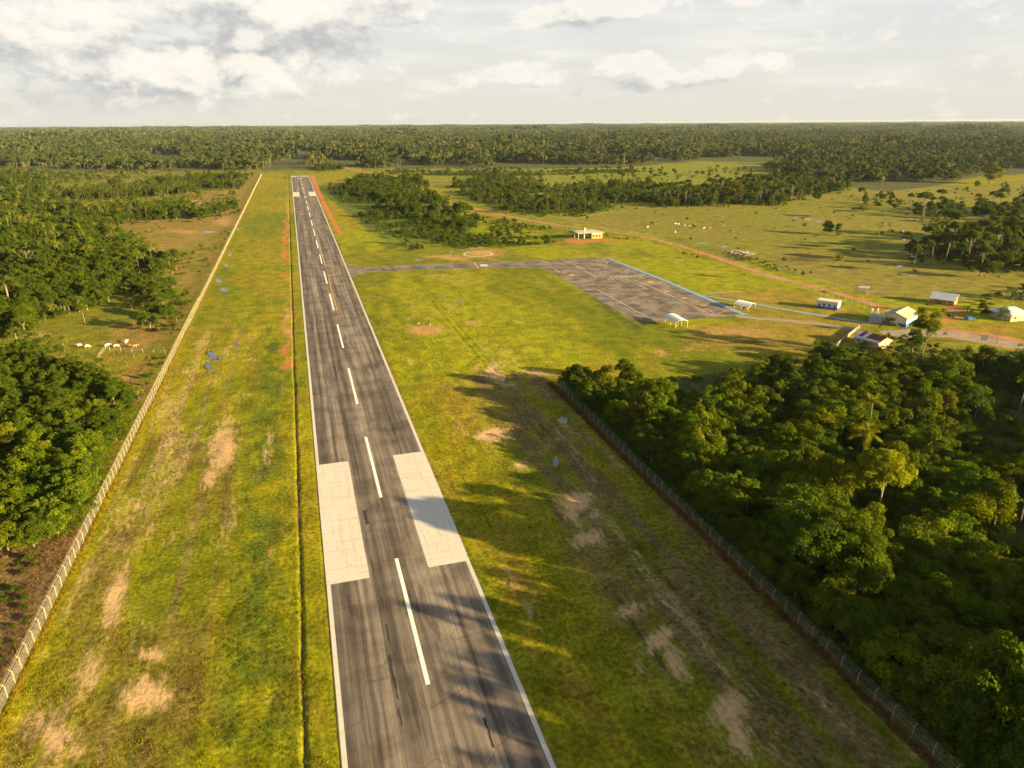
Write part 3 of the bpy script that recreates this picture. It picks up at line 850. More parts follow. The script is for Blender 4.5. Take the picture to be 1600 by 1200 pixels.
# red road and others
def geo_ribbon(name, px_pts, width, z, mat, amp=0.5):
    pts = [Vector(xat(*p)) for p in px_pts]
    out, ws = [], []
    for a, b in zip(pts[:-1], pts[1:]):
        k = max(1, int((b - a).length / 4))
        for j in range(k):
            p = a.lerp(b, j / k)
            out.append(p); ws.append(width * (0.85 + 0.35 * float(vnoise(p.x / 6, p.y / 6, 5))))
    out.append(pts[-1]); ws.append(width)
    return ribbon(name, out, ws, z, mat, kind='structure')
geo_ribbon('dirt_road', ROAD, 5.2, 0.03, M_red)
geo_ribbon('gravel_road', [(1385, 524), (1430, 520), (1480, 522), (1540, 532), (1600, 543), (1700, 562)], 11.0, 0.045, M_grav)
geo_ribbon('service_road', [(1150, 494), (1180, 497), (1230, 501), (1290, 508), (1345, 515)], 4.6, 0.036, M_grav)
PATHB = [(1093, 461), (1110, 463.5), (1150, 470), (1200, 479), (1250, 487.5), (1300, 496), (1362, 505.5)]
geo_ribbon('footpath', PATHB, 1.9, 0.04, M_ltblue)
geo_ribbon('narrow_kerb', [(1095, 460), (1120, 457.8), (1158, 455.5)], 0.7, 0.05, M_conc)

# helicopter landing circle
hp = empty('landing_circle', G(747, 397)); tag(hp, 'white painted ring marking the landing circle on bare orange soil beside the taxiway', 'landing circle')
cc = G(747, 397); rr = (G(769, 397) - G(725, 397)).length / 2
ribbon('painted_ring', [(rr * math.cos(R(a)), rr * math.sin(R(a))) for a in range(0, 360, 6)], 1.1, 0.05, M_mark, hp, closed=True)
mbp = MB().tube([(0, 0, 0), (0, 0, 2.4)], 0.06); mbp.build('marker_post', M_white, hp)

# ------------------------------------------------------------------ plants: prototypes
rg = np.random.default_rng(11)

def leafcloud(rng, clumps, n_per, size, droop=0.15, up=0.35, aspect=0.6):
    """leaf-sized diamonds through the shells of many clumps -> verts, faces, tint"""
    V, T = [], []
    for (cx, cy_, cz, r) in clumps:
        n = int(n_per * 2.1 * (r / 1.5) ** 2) + 8
        d = rng.normal(size=(n, 3)); d /= np.linalg.norm(d, axis=1)[:, None]
        d[:, 2] = np.where(d[:, 2] < -0.35, -d[:, 2], d[:, 2])
        rad = r * (0.45 + 0.62 * rng.random(n) ** 0.45)
        P = np.array([cx, cy_, cz]) + d * rad[:, None] * np.array([1, 1, 0.82])
        nrm = d * 0.8 + rng.normal(size=(n, 3)) * 0.55 + np.array([0, 0, up])
        nrm /= np.linalg.norm(nrm, axis=1)[:, None]
        a = np.cross(nrm, rng.normal(size=(n, 3))); a /= np.linalg.norm(a, axis=1)[:, None] + 1e-9
        b = np.cross(nrm, a)
        s = 0.78 * size * (0.6 + 0.8 * rng.random(n))[:, None]
        q = np.stack([P - a * s, P - b * s * aspect, P + a * s, P + b * s * aspect], 1)
        V.append(q.reshape(-1, 3))
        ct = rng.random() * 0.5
        tt = np.clip(ct + 0.5 * rng.random(n) * (0.4 + 0.6 * (d[:, 2] > 0)), 0, 1)  # upper leaves lighter and yellower: sunlit tops put into the tint
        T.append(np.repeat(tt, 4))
    V = np.concatenate(V); T = np.concatenate(T)
    F = np.arange(len(V)).reshape(-1, 4)
    return V, F, T

def crown_clumps(rng, rx, rz, z0, n, rc, flat=0.0, skew=0.25, clear=True):
    """clump centres on an uneven dome"""
    out = []
    lob = rng.normal(size=(5, 3)); lob /= np.linalg.norm(lob, axis=1)[:, None]
    la = rng.random(5) * skew
    for i in range(n):
        d = rng.normal(size=3); d /= np.linalg.norm(d)
        if clear and d[2] < -0.25: d[2] = -d[2] * 0.5
        if not clear and d[2] < 0 and rng.random() < 0.35: d[2] = -d[2]
        k = 1 + sum(max(0, float(d @ lob[j])) ** 2 * la[j] for j in range(5)) - skew * 0.4
        rad = (0.45 + 0.55 * rng.random() ** 0.5) * k
        r = rc * (0.55 + 0.8 * rng.random())
        out.append((d[0] * rad * rx, d[1] * rad * rx, z0 + (d[2] * rad * (rz if d[2] > 0 or clear else max(0.5, z0 - 0.9))) * (1 - flat), r))
    return out

def trunk_mb(rng, h, r0, spread, hz, nl=5, lean=0.05):
    mb = MB()
    lx, ly = rng.normal() * lean * h, rng.normal() * lean * h
    pts = [(0, 0, -0.3), (lx * .2, ly * .2, h * 0.33), (lx * .6, ly * .6, h * 0.66), (lx, ly, h)]
    mb.tube(pts, [r0 * 1.3, r0 * 0.9, r0 * 0.75, r0 * 0.5], 6)
    for i in range(nl):
        a = 2 * math.pi * (i + rng.random() * 0.6) / nl
        t = 0.6 + 0.35 * rng.random()
        b = Vector((lx * t, ly * t, h * t))
        e = Vector((lx + math.cos(a) * spread * (0.6 + .4 * rng.random()), ly + math.sin(a) * spread * (.6 + .4 * rng.random()), h + hz * (0.3 + 0.7 * rng.random())))
        m = b.lerp(e, 0.5) + Vector((0, 0, -0.08 * spread))
        mb.tube([b, m, e], [r0 * 0.45, r0 * 0.3, r0 * 0.12], 4)
    return mb

def mb_mesh(name, mb, mat, smooth=True):
    me = bpy.data.meshes.new(name)
    me.from_pydata(mb.v, [], mb.f)
    me.materials.append(mat)
    me.polygons.foreach_set('use_smooth', [smooth] * len(me.polygons))
    return me

def joined(name, parts):
    """one mesh of several (verts, faces list, tint or None, material)"""
    vs, fs, mi, ti, mats = [], [], [], [], []
    for (v, f, t, m) in parts:
        if m not in mats: mats.append(m)
        b = len(vs)
        vs += [tuple(p) for p in v]
        for q in f:
            fs.append(tuple(int(i) + b for i in q)); mi.append(mats.index(m))
        ti += list(t) if t is not None else [0.3] * len(v)
    me = bpy.data.meshes.new(name)
    me.from_pydata(vs, [], fs)
    for m in mats: me.materials.append(m)
    me.polygons.foreach_set('material_index', mi)
    at = me.attributes.new('tint', 'FLOAT', 'POINT')
    at.data.foreach_set('value', np.asarray(ti, np.float32))
    return me

class Proto:
    def __init__(s, kind, look, parts, size):
        s.kind, s.look, s.parts, s.size = kind, look, parts, size    # parts: [(name, mesh)], size: (height, radius)
        s.solid = None
    def one(s):
        if s.solid is None:
            ps = []
            for nm, me in s.parts:
                v = np.empty(len(me.vertices) * 3, np.float32); me.vertices.foreach_get('co', v)
                tt = None
                if 'tint' in me.attributes:
                    tt = np.empty(len(me.vertices), np.float32); me.attributes['tint'].data.foreach_get('value', tt)
                ps.append((v.reshape(-1, 3), [tuple(p.vertices) for p in me.polygons], tt, me.materials[0]))
            s.solid = joined(s.kind + '_solid', ps)
        return s.solid

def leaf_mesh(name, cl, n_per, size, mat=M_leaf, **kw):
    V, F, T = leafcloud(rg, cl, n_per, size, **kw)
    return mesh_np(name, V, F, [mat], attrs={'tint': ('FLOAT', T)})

def broad(look, h, rx, rz, n, rc, n_per, size, bark=M_bark, trunk_r=0.28, flat=0.0, skew=0.3, mat=M_leaf, clear=0.45):
    z0 = h - rz
    cl = crown_clumps(rg, rx, rz, z0, int(n * (1 if h > 12 else 1.35)), rc * (1 if h > 12 else .9), flat, skew, clear=h > 12)
    tr = trunk_mb(rg, max(1.0, z0 - rz * 0.15), trunk_r, rx * 0.7, rz * 0.6, 6)
    return Proto('tree', look, [('crown', leaf_mesh('crown', cl, n_per, size, mat)), ('trunk', mb_mesh('trunk', tr, bark))], (h, rx))

B = []
B.append(broad('rounded dense', 8.6, 3.7, 4.1, 46, 1.25, 110, 0.27))
B.append(broad('lumpy wide', 8.4, 4.6, 3.8, 50, 1.3, 100, 0.28, skew=0.8))
B.append(broad('open loose', 9.8, 3.9, 4.2, 34, 1.1, 95, 0.25, skew=0.9))
B.append(broad('flat spreading', 7.6, 5.0, 2.9, 44, 1.2, 95, 0.27, flat=0.1, skew=0.7))
B.append(broad('upright narrow', 10.8, 2.8, 5.0, 38, 1.1, 105, 0.25, skew=0.5))
B.append(broad('ragged two-topped', 9.4, 4.2, 4.4, 36, 1.3, 90, 0.28, skew=1.3))
B.append(broad('tall bare-trunked', 17.0, 4.4, 3.6, 34, 1.3, 95, 0.28, bark=M_pale, trunk_r=0.3, skew=0.8))
B.append(broad('tall straight-stemmed', 14.5, 3.6, 4.4, 30, 1.2, 95, 0.27, bark=M_pale, trunk_r=0.26, skew=0.6))
HB = [broad('round broad', 18.5, 6.0, 5.2, 84, 1.35, 110, 0.27, bark=M_pale, trunk_r=.32, skew=.5), broad('broad lumpy', 15.0, 6.4, 6.0, 96, 1.5, 105, 0.28, skew=1.0), broad('airy tall', 20.0, 5.6, 8.0, 70, 1.3, 100, 0.27, bark=M_pale, skew=.9)]
# bushes
BU = []
for (look, h, rx, n, rc) in (('low rounded', 2.8, 2.0, 12, 0.95), ('spreading leafy', 2.4, 2.8, 18, 0.9), ('tall leafy', 4.2, 2.1, 18, 0.95), ('ragged mixed', 3.4, 2.6, 16, 0.85)):
    cl = crown_clumps(rg, rx, h * 0.62, h * 0.38, n, rc, 0, 0.8)
    p = Proto('bush', look, [('foliage', leaf_mesh('bush_foliage', cl, 90, 0.26))], (h, rx))
    BU.append(p)
# bare or dying trees
def bare(h):
    mb = MB()
    mb.tube([(0, 0, -.3), (0.1, 0, h * .5), (0, .15, h * 0.8), (0.2, 0.1, h)], [0.26, 0.18, 0.12, 0.04], 5)
    for i in range(12):
        a = rg.random() * 6.28; t = 0.45 + 0.5 * rg.random()
        L = (1 - t) * h * 0.9 + 0.8
        b = Vector((0, 0, h * t)); e = b + Vector((math.cos(a) * L, math.sin(a) * L, L * 0.8))
        m = b.lerp(e, .5) + Vector((0, 0, -.1 * L))
        mb.tube([b, m, e], [0.08, 0.06, 0.025], 4)
        for k in range(2):
            a2 = a + rg.normal() * .8
            e2 = m + Vector((math.cos(a2) * L * .5, math.sin(a2) * L * .5, L * .5))
            mb.tube([m, e2], [0.045, 0.02], 3)
    cl = [(rg.normal() * 1.4, rg.normal() * 1.4, h * (0.72 + .25 * rg.random()), 0.7) for _ in range(7)]
    return Proto('tree', 'leafless pale', [('trunk', mb_mesh('bare_trunk', mb, M_pale)), ('sparse_foliage', leaf_mesh('sparse', cl, 40, 0.22))], (h, 2.5))
BA = [bare(8.0), bare(10.0)]

# palms
def frond(L, n, w, lift, droop, rng, name='frond', mat=None, lean=0.5):
    """one feather leaf in the x direction: arched rachis with leaflets both sides"""
    V, F, T = [], [], []
    def q(*p):
        b = len(V); V.extend(p); F.append((b, b + 1, b + 2, b + 3))
    pts = []
    for i in range(n + 1):
        t = i / n
        pts.append(Vector((L * (t * math.cos(lift) * (1 - 0.12 * t * t)), 0, L * (math.sin(lift) * t - droop * t * t))))
    for i in range(n):
        p, p2 = pts[i], pts[i + 1]
        r = 0.05 * (1 - i / n) + 0.012
        q(p + Vector((0, -r, 0)), p2 + Vector((0, -r, 0)), p2 + Vector((0, r, 0)), p + Vector((0, r, 0)))
        if i == 0: continue
        t = i / n
        ll = w * math.sin(math.pi * min(1, 0.12 + 0.86 * t)) ** 0.6
        for s in (-1, 1):
            jit = rng.normal() * 0.10
            tip = p + Vector((ll * 0.55 + jit, s * ll * 0.85, -ll * (lean + 0.15 * rng.random())))
            wd = (p2 - p) * 0.58
            q(p - wd * .6, p + wd * .8, tip + wd * 0.25, tip - wd * 0.10)
    tt = rng.random(len(V)) * 0.4 + 0.3
    return mesh_np(name, [tuple(v) for v in V], F, [mat or M_palm], attrs={'tint': ('FLOAT', tt)})

def palm_parts(h, nf, L, n, w, lifts, droop, r0, rng, lean=0.5, mat=None):
    mb = MB()
    bend = rng.normal() * 0.04 * h
    mb.tube([(0, 0, -.3), (bend * .1, 0, h * .3), (bend * .45, 0, h * .65), (bend, 0, h)], [r0 * 1.35, r0, r0 * .9, r0 * .8], 6)
    top = Vector((bend, 0, h))
    frs = []
    for i in range(nf):
        lift = lifts[0] + (lifts[1] - lifts[0]) * (i / max(1, nf - 1)) + rng.normal() * 0.08
        frs.append((frond(L * (0.85 + 0.25 * rng.random()), n, w, lift, droop * (0.8 + 0.4 * rng.random()), rng, mat=mat, lean=lean), top, i * 2.399 + rng.normal() * .15))
    return mb, frs

def palm(look, *a, **k):
    mb, frs = palm_parts(*a, **k)
    ps = []
    for me, top, rz in frs:
        v = np.empty(len(me.vertices) * 3, np.float32); me.vertices.foreach_get('co', v); v = v.reshape(-1, 3)
        c_, s_ = math.cos(rz), math.sin(rz)
        v2 = np.stack([v[:, 0] * c_ - v[:, 1] * s_ + top.x, v[:, 0] * s_ + v[:, 1] * c_ + top.y, v[:, 2] + top.z], 1)
        tt = np.empty(len(v), np.float32); me.attributes['tint'].data.foreach_get('value', tt)
        ps.append((v2, [tuple(p.vertices) for p in me.polygons], tt, me.materials[0]))
    return Proto('palm', look, [('crown', joined('palm_crown', ps)), ('trunk', mb_mesh('palm_trunk', mb, M_pale))], (a[0], a[2]))
P = [palm('slender', 10.0, 12, 3.3, 9, 1.1, (-0.2, 1.1), 0.55, 0.085, rg),
     palm('tall slender', 13.0, 13, 3.4, 9, 1.1, (-0.25, 1.1), 0.6, 0.095, rg),
     palm('stout arching', 6.5, 13, 4.2, 11, 1.1, (-0.1, 1.25), 0.55, 0.2, rg),
     palm('upright shuttlecock', 3.5, 11, 4.8, 11, 1.1, (0.7, 1.35), 0.45, 0.22, rg, lean=0.15),
     palm('short bushy', 5.0, 11, 3.2, 9, 0.95, (-0.1, 1.2), 0.6, 0.14, rg)]
def banana(h):
    V, F, T = [], [], []
    for i in range(9):
        a = i * 2.4; L = 2.6 + rg.random() * .8; lift = 0.5 + 0.9 * rg.random()
        pr = None
        for k in range(5):
            t = k / 4
            p = Vector((math.cos(a) * L * t * math.cos(lift), math.sin(a) * L * t * math.cos(lift), h * 0.45 + L * (math.sin(lift) * t - 0.35 * t * t)))
            s = Vector((-math.sin(a), math.cos(a), 0)) * (0.42 * math.sin(math.pi * (0.1 + 0.85 * t)))
            row = (p - s - Vector((0, 0, .1)), p, p + s - Vector((0, 0, .1)))
            if pr:
                for j in (0, 1):
                    b = len(V); V.extend([pr[j], pr[j + 1], row[j + 1], row[j]]); F.append((b, b + 1, b + 2, b + 3))
            pr = row
    me = mesh_np('banana_leaves', [tuple(v) for v in V], F, [M_banana], attrs={'tint': ('FLOAT', rg.random(len(V)))})
    mb = MB().tube([(0, 0, -.2), (0, 0, h * .48)], [0.2, 0.14])
    return Proto('banana plant', 'broad-leaved', [('leaves', me), ('trunk', mb_mesh('banana_stem', mb, M_palm))], (h, 2.0))
BN = [banana(3.6), banana(4.4)]
KINDS = {'broad': B[:6], 'tallT': B[6:8], 'bush': BU, 'bare': BA, 'palm': P[:2], 'coco': P[2:5], 'banana': BN}

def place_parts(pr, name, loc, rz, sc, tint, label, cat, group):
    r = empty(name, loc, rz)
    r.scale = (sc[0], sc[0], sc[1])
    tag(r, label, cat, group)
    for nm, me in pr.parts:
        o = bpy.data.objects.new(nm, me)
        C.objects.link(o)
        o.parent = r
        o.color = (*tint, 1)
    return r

# ------------------------------------------------------------------ plants: where they stand
# polygons of the feet in photograph pixels: (name, polygon, spacing m, {kind: weight}, (scale low, high), tint)
def wpoly(pp): return [(p[0], p[1]) for p in pp]
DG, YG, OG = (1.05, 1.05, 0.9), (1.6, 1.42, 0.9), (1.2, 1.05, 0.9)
ZONES = [
 ('edge_wood', 'in the wood left of the long fence', wpoly([(-500, 566), (60, 560), (120, 575), (160, 605), (205, 640), (216, 690), (180, 745), (146, 800), (108, 838), (60, 862), (-500, 900)]), 3.7, {'broad': .7, 'bush': .25, 'coco': .05}, (0.55, 0.95), YG),
 ('weeds', 'among the brown weeds left of the fence', wpoly([(-500, 880), (60, 880), (95, 860), (60, 945), (0, 1060), (-300, 1500)]), 3.0, {'bush': 1}, (0.16, 0.40), (2.3, 1.15, 2.2)),
 ('fence_brush', 'in the brush beside the long fence', wpoly([(212, 500), (262, 440), (300, 448), (300, 470), (262, 520), (240, 520)]), 6.5, {'bush': .6, 'broad': .2, 'banana': .1, 'coco': .1}, (0.5, 0.9), YG),
 ('fence_brush', 'in the brush beside the long fence', wpoly([(222, 600), (250, 590), (225, 640), (214, 690), (190, 745), (200, 690)]), 6.0, {'bush': 1}, (0.35, 0.6), OG),
 ('fence_brush', 'in the brush beside the long fence', wpoly([(190, 430), (262, 418), (292, 430), (290, 455), (225, 500), (175, 500), (172, 470)]), 5.5, {'bush': .45, 'broad': .25, 'banana': .15, 'coco': .15}, (0.6, 1.0), YG),
 ('fence_brush', 'in the brush beside the long fence', wpoly([(238, 505), (300, 450), (318, 452), (262, 560), (222, 640), (208, 600), (250, 565), (270, 540)]), 5.0, {'bush': .9, 'banana': .1}, (0.25, 0.6), (1.6, 1.2, 1.2)),
 ('fence_brush', 'in the brush beside the long fence', wpoly([(300, 395), (345, 360), (360, 362), (325, 420), (300, 445), (285, 430)]), 7.5, {'bush': 1}, (0.25, 0.55), (1.4, 1.1, 1.1)),
 ('clearing_trees', 'by the grassy clearing left of the fence', wpoly([(-500, 425), (100, 425), (160, 445), (165, 478), (110, 503), (30, 530), (-500, 562)]), 4.8, {'broad': .5, 'bush': .25, 'coco': .15, 'banana': .1}, (0.7, 1.15), YG),
 ('upper_left', 'in the mixed wood upper left of the fence', wpoly([(-500, 350), (100, 350), (190, 358), (252, 385), (280, 408), (235, 422), (150, 440), (-500, 445)]), 5.6, {'broad': .5, 'palm': .14, 'coco': .18, 'bush': .16, 'bare': .02}, (0.8, 1.2), YG),
 ('far_left', 'among scattered palms far left of the runway', wpoly([(-600, 270), (85, 272), (95, 300), (110, 328), (200, 350), (-600, 352)]), 8.0, {'broad': .48, 'palm': .22, 'coco': .1, 'bush': .16, 'bare': .04}, (0.8, 1.25), YG),
 ('palm_row', 'in the palm grove far left of the runway', wpoly([(115, 302), (215, 298), (300, 297), (303, 305), (120, 314)]), 5.5, {'palm': .7, 'broad': .3}, (0.75, 1.0), DG),
 ('palm_row', 'in the palm grove far left of the runway', wpoly([(140, 331), (215, 326), (300, 322), (372, 318), (352, 334), (300, 342), (165, 347)]), 6.0, {'palm': .4, 'broad': .4, 'bush': .2}, (0.75, 1.05), DG),
 ('far_fence_brush', 'beside the far end of the long fence', wpoly([(290, 280), (385, 277), (372, 300), (345, 296), (300, 292)]), 8.0, {'broad': .5, 'bush': .3, 'palm': .2}, (0.7, 1.1), DG),
 ('far_fence_brush', 'beside the far end of the long fence', wpoly([(90, 300), (160, 282), (270, 282), (290, 292), (200, 294), (110, 300)]), 10.0, {'broad': .3, 'bush': .3, 'palm': .4}, (0.7, 1.1), DG),
 ('far_scrub', 'scattered on the open ground far left of the runway', wpoly([(88, 269), (398, 270), (352, 340), (340, 350), (200, 352), (100, 330)]), 14.0, {'bush': .55, 'broad': .3, 'palm': .15}, (0.45, 0.95), DG),
 ('road_brush', 'beside the dirt road', wpoly([(880, 356), (1010, 374), (1060, 388), (1110, 404), (1210, 438), (1255, 449), (1250, 452), (1190, 436), (1100, 404), (1010, 378), (880, 362)]), 4.5, {'bush': 1}, (0.25, 0.5), YG),
 ('pasture_scrub', 'scattered over the large pasture', wpoly([(900, 350), (1010, 325), (1200, 318), (1340, 300), (1600, 296), (1800, 300), (1700, 360), (1430, 380), (1400, 440), (1250, 420), (1110, 385), (1010, 362)]), 38.0, {'bush': .85, 'palm': .15}, (0.3, 0.75), YG),
 ('clearing_bush', 'on the dry clearing left of the fence', wpoly([(262, 400), (330, 396), (335, 406), (262, 410)]), 7, {'bush': 1}, (0.5, 0.9), DG),
 ('clearing_bush', 'on the dry clearing left of the fence', wpoly([(205, 362), (262, 356), (265, 364), (215, 372)]), 6.5, {'banana': .6, 'bush': .4}, (0.4, 0.6), YG),
 ('clearing_bush', 'on the dry clearing left of the fence', wpoly([(330, 325), (370, 322), (366, 334), (330, 336)]), 9, {'bush': .8, 'palm': .2}, (0.6, 1), DG),
 ('bush_mass', 'in the thicket right of the far runway', wpoly([(505, 296), (560, 290), (620, 300), (690, 330), (745, 355), (800, 366), (850, 372), (835, 382), (760, 388), (620, 385), (590, 380), (565, 345), (535, 318)]), 5.0, {'bush': .93, 'broad': .07}, (0.35, 0.85), (1.5, 1.45, .9)),
 ('bush_trees', 'in the tree clump right of the far runway', wpoly([(545, 285), (600, 276), (655, 282), (690, 318), (745, 340), (742, 362), (660, 352), (640, 335), (600, 318), (560, 304)]), 6.2, {'broad': .62, 'bush': .33, 'palm': .05}, (0.5, 1.15), (1.2, 1.15, .9)),
 ('road_end', 'behind the end of the runway', wpoly([(462, 262), (530, 261), (533, 266), (470, 270)]), 9, {'broad': .9, 'bush': .1}, (0.8, 1.1), DG),
 ('tangle', 'in the tangled growth beyond the red road', wpoly([(700, 292), (760, 276), (830, 284), (845, 300), (900, 292), (985, 288), (1070, 292), (1010, 312), (960, 330), (890, 342), (820, 336), (760, 322)]), 8.0, {'bush': .3, 'broad': .35, 'palm': .2, 'coco': .15}, (0.6, 1.1), DG),
 ('tree_line', 'in the tree line behind the pasture', wpoly([(1010, 316), (1060, 305), (1130, 292), (1190, 282), (1290, 290), (1325, 296), (1270, 306), (1215, 322), (1150, 318), (1080, 322), (1020, 326)]), 8.0, {'broad': .62, 'tallT': .18, 'palm': .12, 'bush': .08}, (0.85, 1.25), DG),
 ('tree_line', 'in the tree line behind the pasture', wpoly([(600, 268), (760, 268), (980, 266), (1000, 270), (800, 276), (610, 273)]), 26, {'broad': .6, 'tallT': .3, 'palm': .1}, (0.7, 1.0), DG),
 ('field_trees', 'standing in the field beyond the pasture', wpoly([(700, 272), (900, 268), (1100, 262), (1200, 264), (1210, 276), (1080, 284), (880, 284), (720, 284)]), 33, {'broad': .6, 'bush': .4}, (0.5, 0.9), DG),
 ('right_trees', 'on the right of the pasture', wpoly([(1430, 385), (1500, 372), (1600, 352), (1900, 340), (1900, 450), (1600, 432), (1520, 426), (1465, 418)]), 8.8, {'broad': .55, 'tallT': .35, 'palm': .1}, (0.95, 1.35), DG),
 ('right_trees', 'on the right of the pasture', wpoly([(1445, 325), (1530, 330), (1640, 322), (1640, 345), (1560, 350), (1440, 344)]), 10.5, {'broad': .7, 'tallT': .2, 'bush': .1}, (0.8, 1.15), DG),
 ('pasture_corner', 'at the far corner of the pasture', wpoly([(1355, 303), (1405, 306), (1420, 322), (1405, 330), (1360, 318)]), 12, {'broad': .7, 'bush': .3}, (0.5, 0.9), DG),
 ('house_garden', 'around the houses by the dirt road', wpoly([(1405, 478), (1445, 470), (1450, 480), (1500, 480), (1530, 462), (1600, 455), (1700, 455), (1700, 500), (1606, 505), (1604, 468), (1545, 468), (1530, 490), (1500, 492), (1450, 485), (1420, 500)]), 6.5, {'bush': .5, 'banana': .3, 'coco': .1, 'broad': .1}, (0.5, 0.9), DG),
 ('house_garden', 'around the houses by the dirt road', wpoly([(1380, 530), (1450, 538), (1600, 556), (1700, 566), (1700, 590), (1300, 580), (1300, 556), (1345, 545)]), 4.5, {'bush': 1}, (0.4, 0.7), YG),
 ('road_brush', 'beside the dirt road', wpoly([(1115, 395), (1160, 407), (1210, 424), (1270, 438), (1272, 433), (1200, 412), (1130, 393)]), 5, {'bush': 1}, (0.3, 0.55), DG),
 ('road_brush', 'beside the dirt road', wpoly([(760, 340), (860, 358), (860, 364), (790, 362), (750, 350)]), 5.5, {'bush': 1}, (0.4, 0.8), DG),
 ('far_pasture', 'on the far pasture', wpoly([(1490, 296), (1700, 290), (1700, 315), (1530, 318)]), 40, {'broad': .6, 'bush': .4}, (0.6, 1.0), YG),
]
EXCL = [wpoly([(505, 296), (520, 300), (560, 340), (590, 378), (640, 384), (640, 392), (560, 400), (480, 300)]),
        wpoly([(110, 513), (225, 522), (268, 545), (250, 562), (200, 566), (110, 560)])]

items = []        # dict(kind, proto, x, y, rz, s, sz, tint, zone, where)
def road_ok(u, v):
    return (segdist(u, v, ROAD) > np.interp(v, [260, 300, 400, 520], [2.5, 3.5, 7, 14])) & (segdist(u, v, [(1150, 494), (1230, 501), (1345, 515), (1430, 520), (1480, 522), (1540, 532), (1640, 549)]) > 8)
def scatter(poly_w, spacing, test=None, seed=0, dist_scale=False):
    xs = [p[0] for p in poly_w]; ys = [p[1] for p in poly_w]
    r = np.random.default_rng(100 + seed)
    gx = np.arange(min(xs), max(xs), spacing); gy = np.arange(min(ys), max(ys), spacing)
    X, Y = np.meshgrid(gx, gy)
    X = X + (r.random(X.shape) - .5) * spacing * 0.95 + (np.arange(X.shape[0]) % 2)[:, None] * spacing * .5
    Y = Y + (r.random(Y.shape) - .5) * spacing * 0.95
    X = X.ravel(); Y = Y.ravel()
    wa = spacing * 1.3 + 5 * sstep(Y, 300, 500)
    k = inpoly(X + wa * 2 * (fbm(X / 16, Y / 16, 401, 3) - .5) * 2, Y + wa * 3 * (fbm(X / 16, Y / 16, 402, 3) - .5) * 2, poly_w)
    return X[k], Y[k], r
def add_items(X, Y, r, mix, sr, tint, zone, where):
    ks = list(mix); pw = np.array([mix[k] for k in ks]); pw = pw / pw.sum()
    for x, y in zip(X, Y):
        k = ks[int(r.choice(len(ks), p=pw))]
        pr = KINDS[k][int(r.integers(len(KINDS[k])))]
        s = sr[0] + (sr[1] - sr[0]) * r.random()
        if k == 'palm': s = max(s, 0.75)
        j = 0.85 + 0.3 * r.random(3)
        yel = r.random()
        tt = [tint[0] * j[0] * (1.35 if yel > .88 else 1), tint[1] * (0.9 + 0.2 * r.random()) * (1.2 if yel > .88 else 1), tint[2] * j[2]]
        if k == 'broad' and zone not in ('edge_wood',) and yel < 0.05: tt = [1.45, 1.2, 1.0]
        items.append(dict(kind=k, proto=pr, x=float(x), y=float(y), rz=float(r.random() * 6.28), s=float(s), sz=float(s * (0.85 + 0.3 * r.random())), tint=tt, zone=zone, where=where))
for zi, (zn, where, poly, sp, mix, sr, tint) in enumerate(ZONES):
    pw_ = [(G(*p).x, G(*p).y) if p[1] > 230 else None for p in poly]
    X, Y, r = scatter(pw_, sp, seed=zi)
    u, v, dep = proj(X, Y)
    k = (u > -260) & (u < 1860) & (v > 225) & road_ok(u, v) & ~((X > FENCE_L - 3.0) & (X < 45))
    if zn != 'bush_mass':
        k &= ~((X > FENCE_L) & (Y < 900) & (X < 78))
    for e in EXCL:
        k &= ~inpoly(u, v, e)
    if zn == 'bush_mass':
        k &= fbm(X / 30, Y / 30, 77, 3) > 0.40
    if zn in ('far_scrub', 'far_left', 'tangle', 'tree_line', 'upper_left', 'clearing_trees', 'bush_trees', 'right_trees', 'palm_row', 'far_fence_brush', 'edge_wood', 'fence_brush'):
        k &= fbm(X / 45, Y / 45, 78, 3) > {'far_scrub': .42, 'far_left': 0.45, 'tangle': 0.40, 'tree_line': 0.30, 'upper_left': 0.43, 'clearing_trees': .40, 'bush_trees': .40, 'right_trees': .42, 'palm_row': .40, 'far_fence_brush': .45, 'edge_wood': .27, 'fence_brush': .3}[zn]
    add_items(X[k], Y[k], r, mix, sr, tint, zn, where)
# undergrowth between the trees of the left woods
for zi, (zn, where, poly, sp, mix, sr, tint) in enumerate(ZONES):
    if zn in ('edge_wood', 'upper_left', 'clearing_trees', 'far_left', 'tree_line', 'tangle', 'right_trees', 'bush_trees'):
        X, Y, r = scatter([(G(*p).x, G(*p).y) for p in poly], 6.0 if zn != 'far_left' else 9.0, seed=300 + zi)
        u, v, dep = proj(X, Y)
        k = (u > -200) & (u < 1800) & (v > 225) & road_ok(u, v) & ~((X > FENCE_L - 3.0) & (X < 45))
        for e in EXCL: k &= ~inpoly(u, v, e)
        k &= (fbm(X / 45, Y / 45, 78, 3) > (.40 if X.mean() < 0 else .34)) if zn != 'right_trees' else (fbm(X / 20, Y / 20, 79, 3) > .5)
        add_items(X[k], Y[k], r, {'bush': .92, 'coco': .08}, (0.45, 0.95), tint, zn, where)
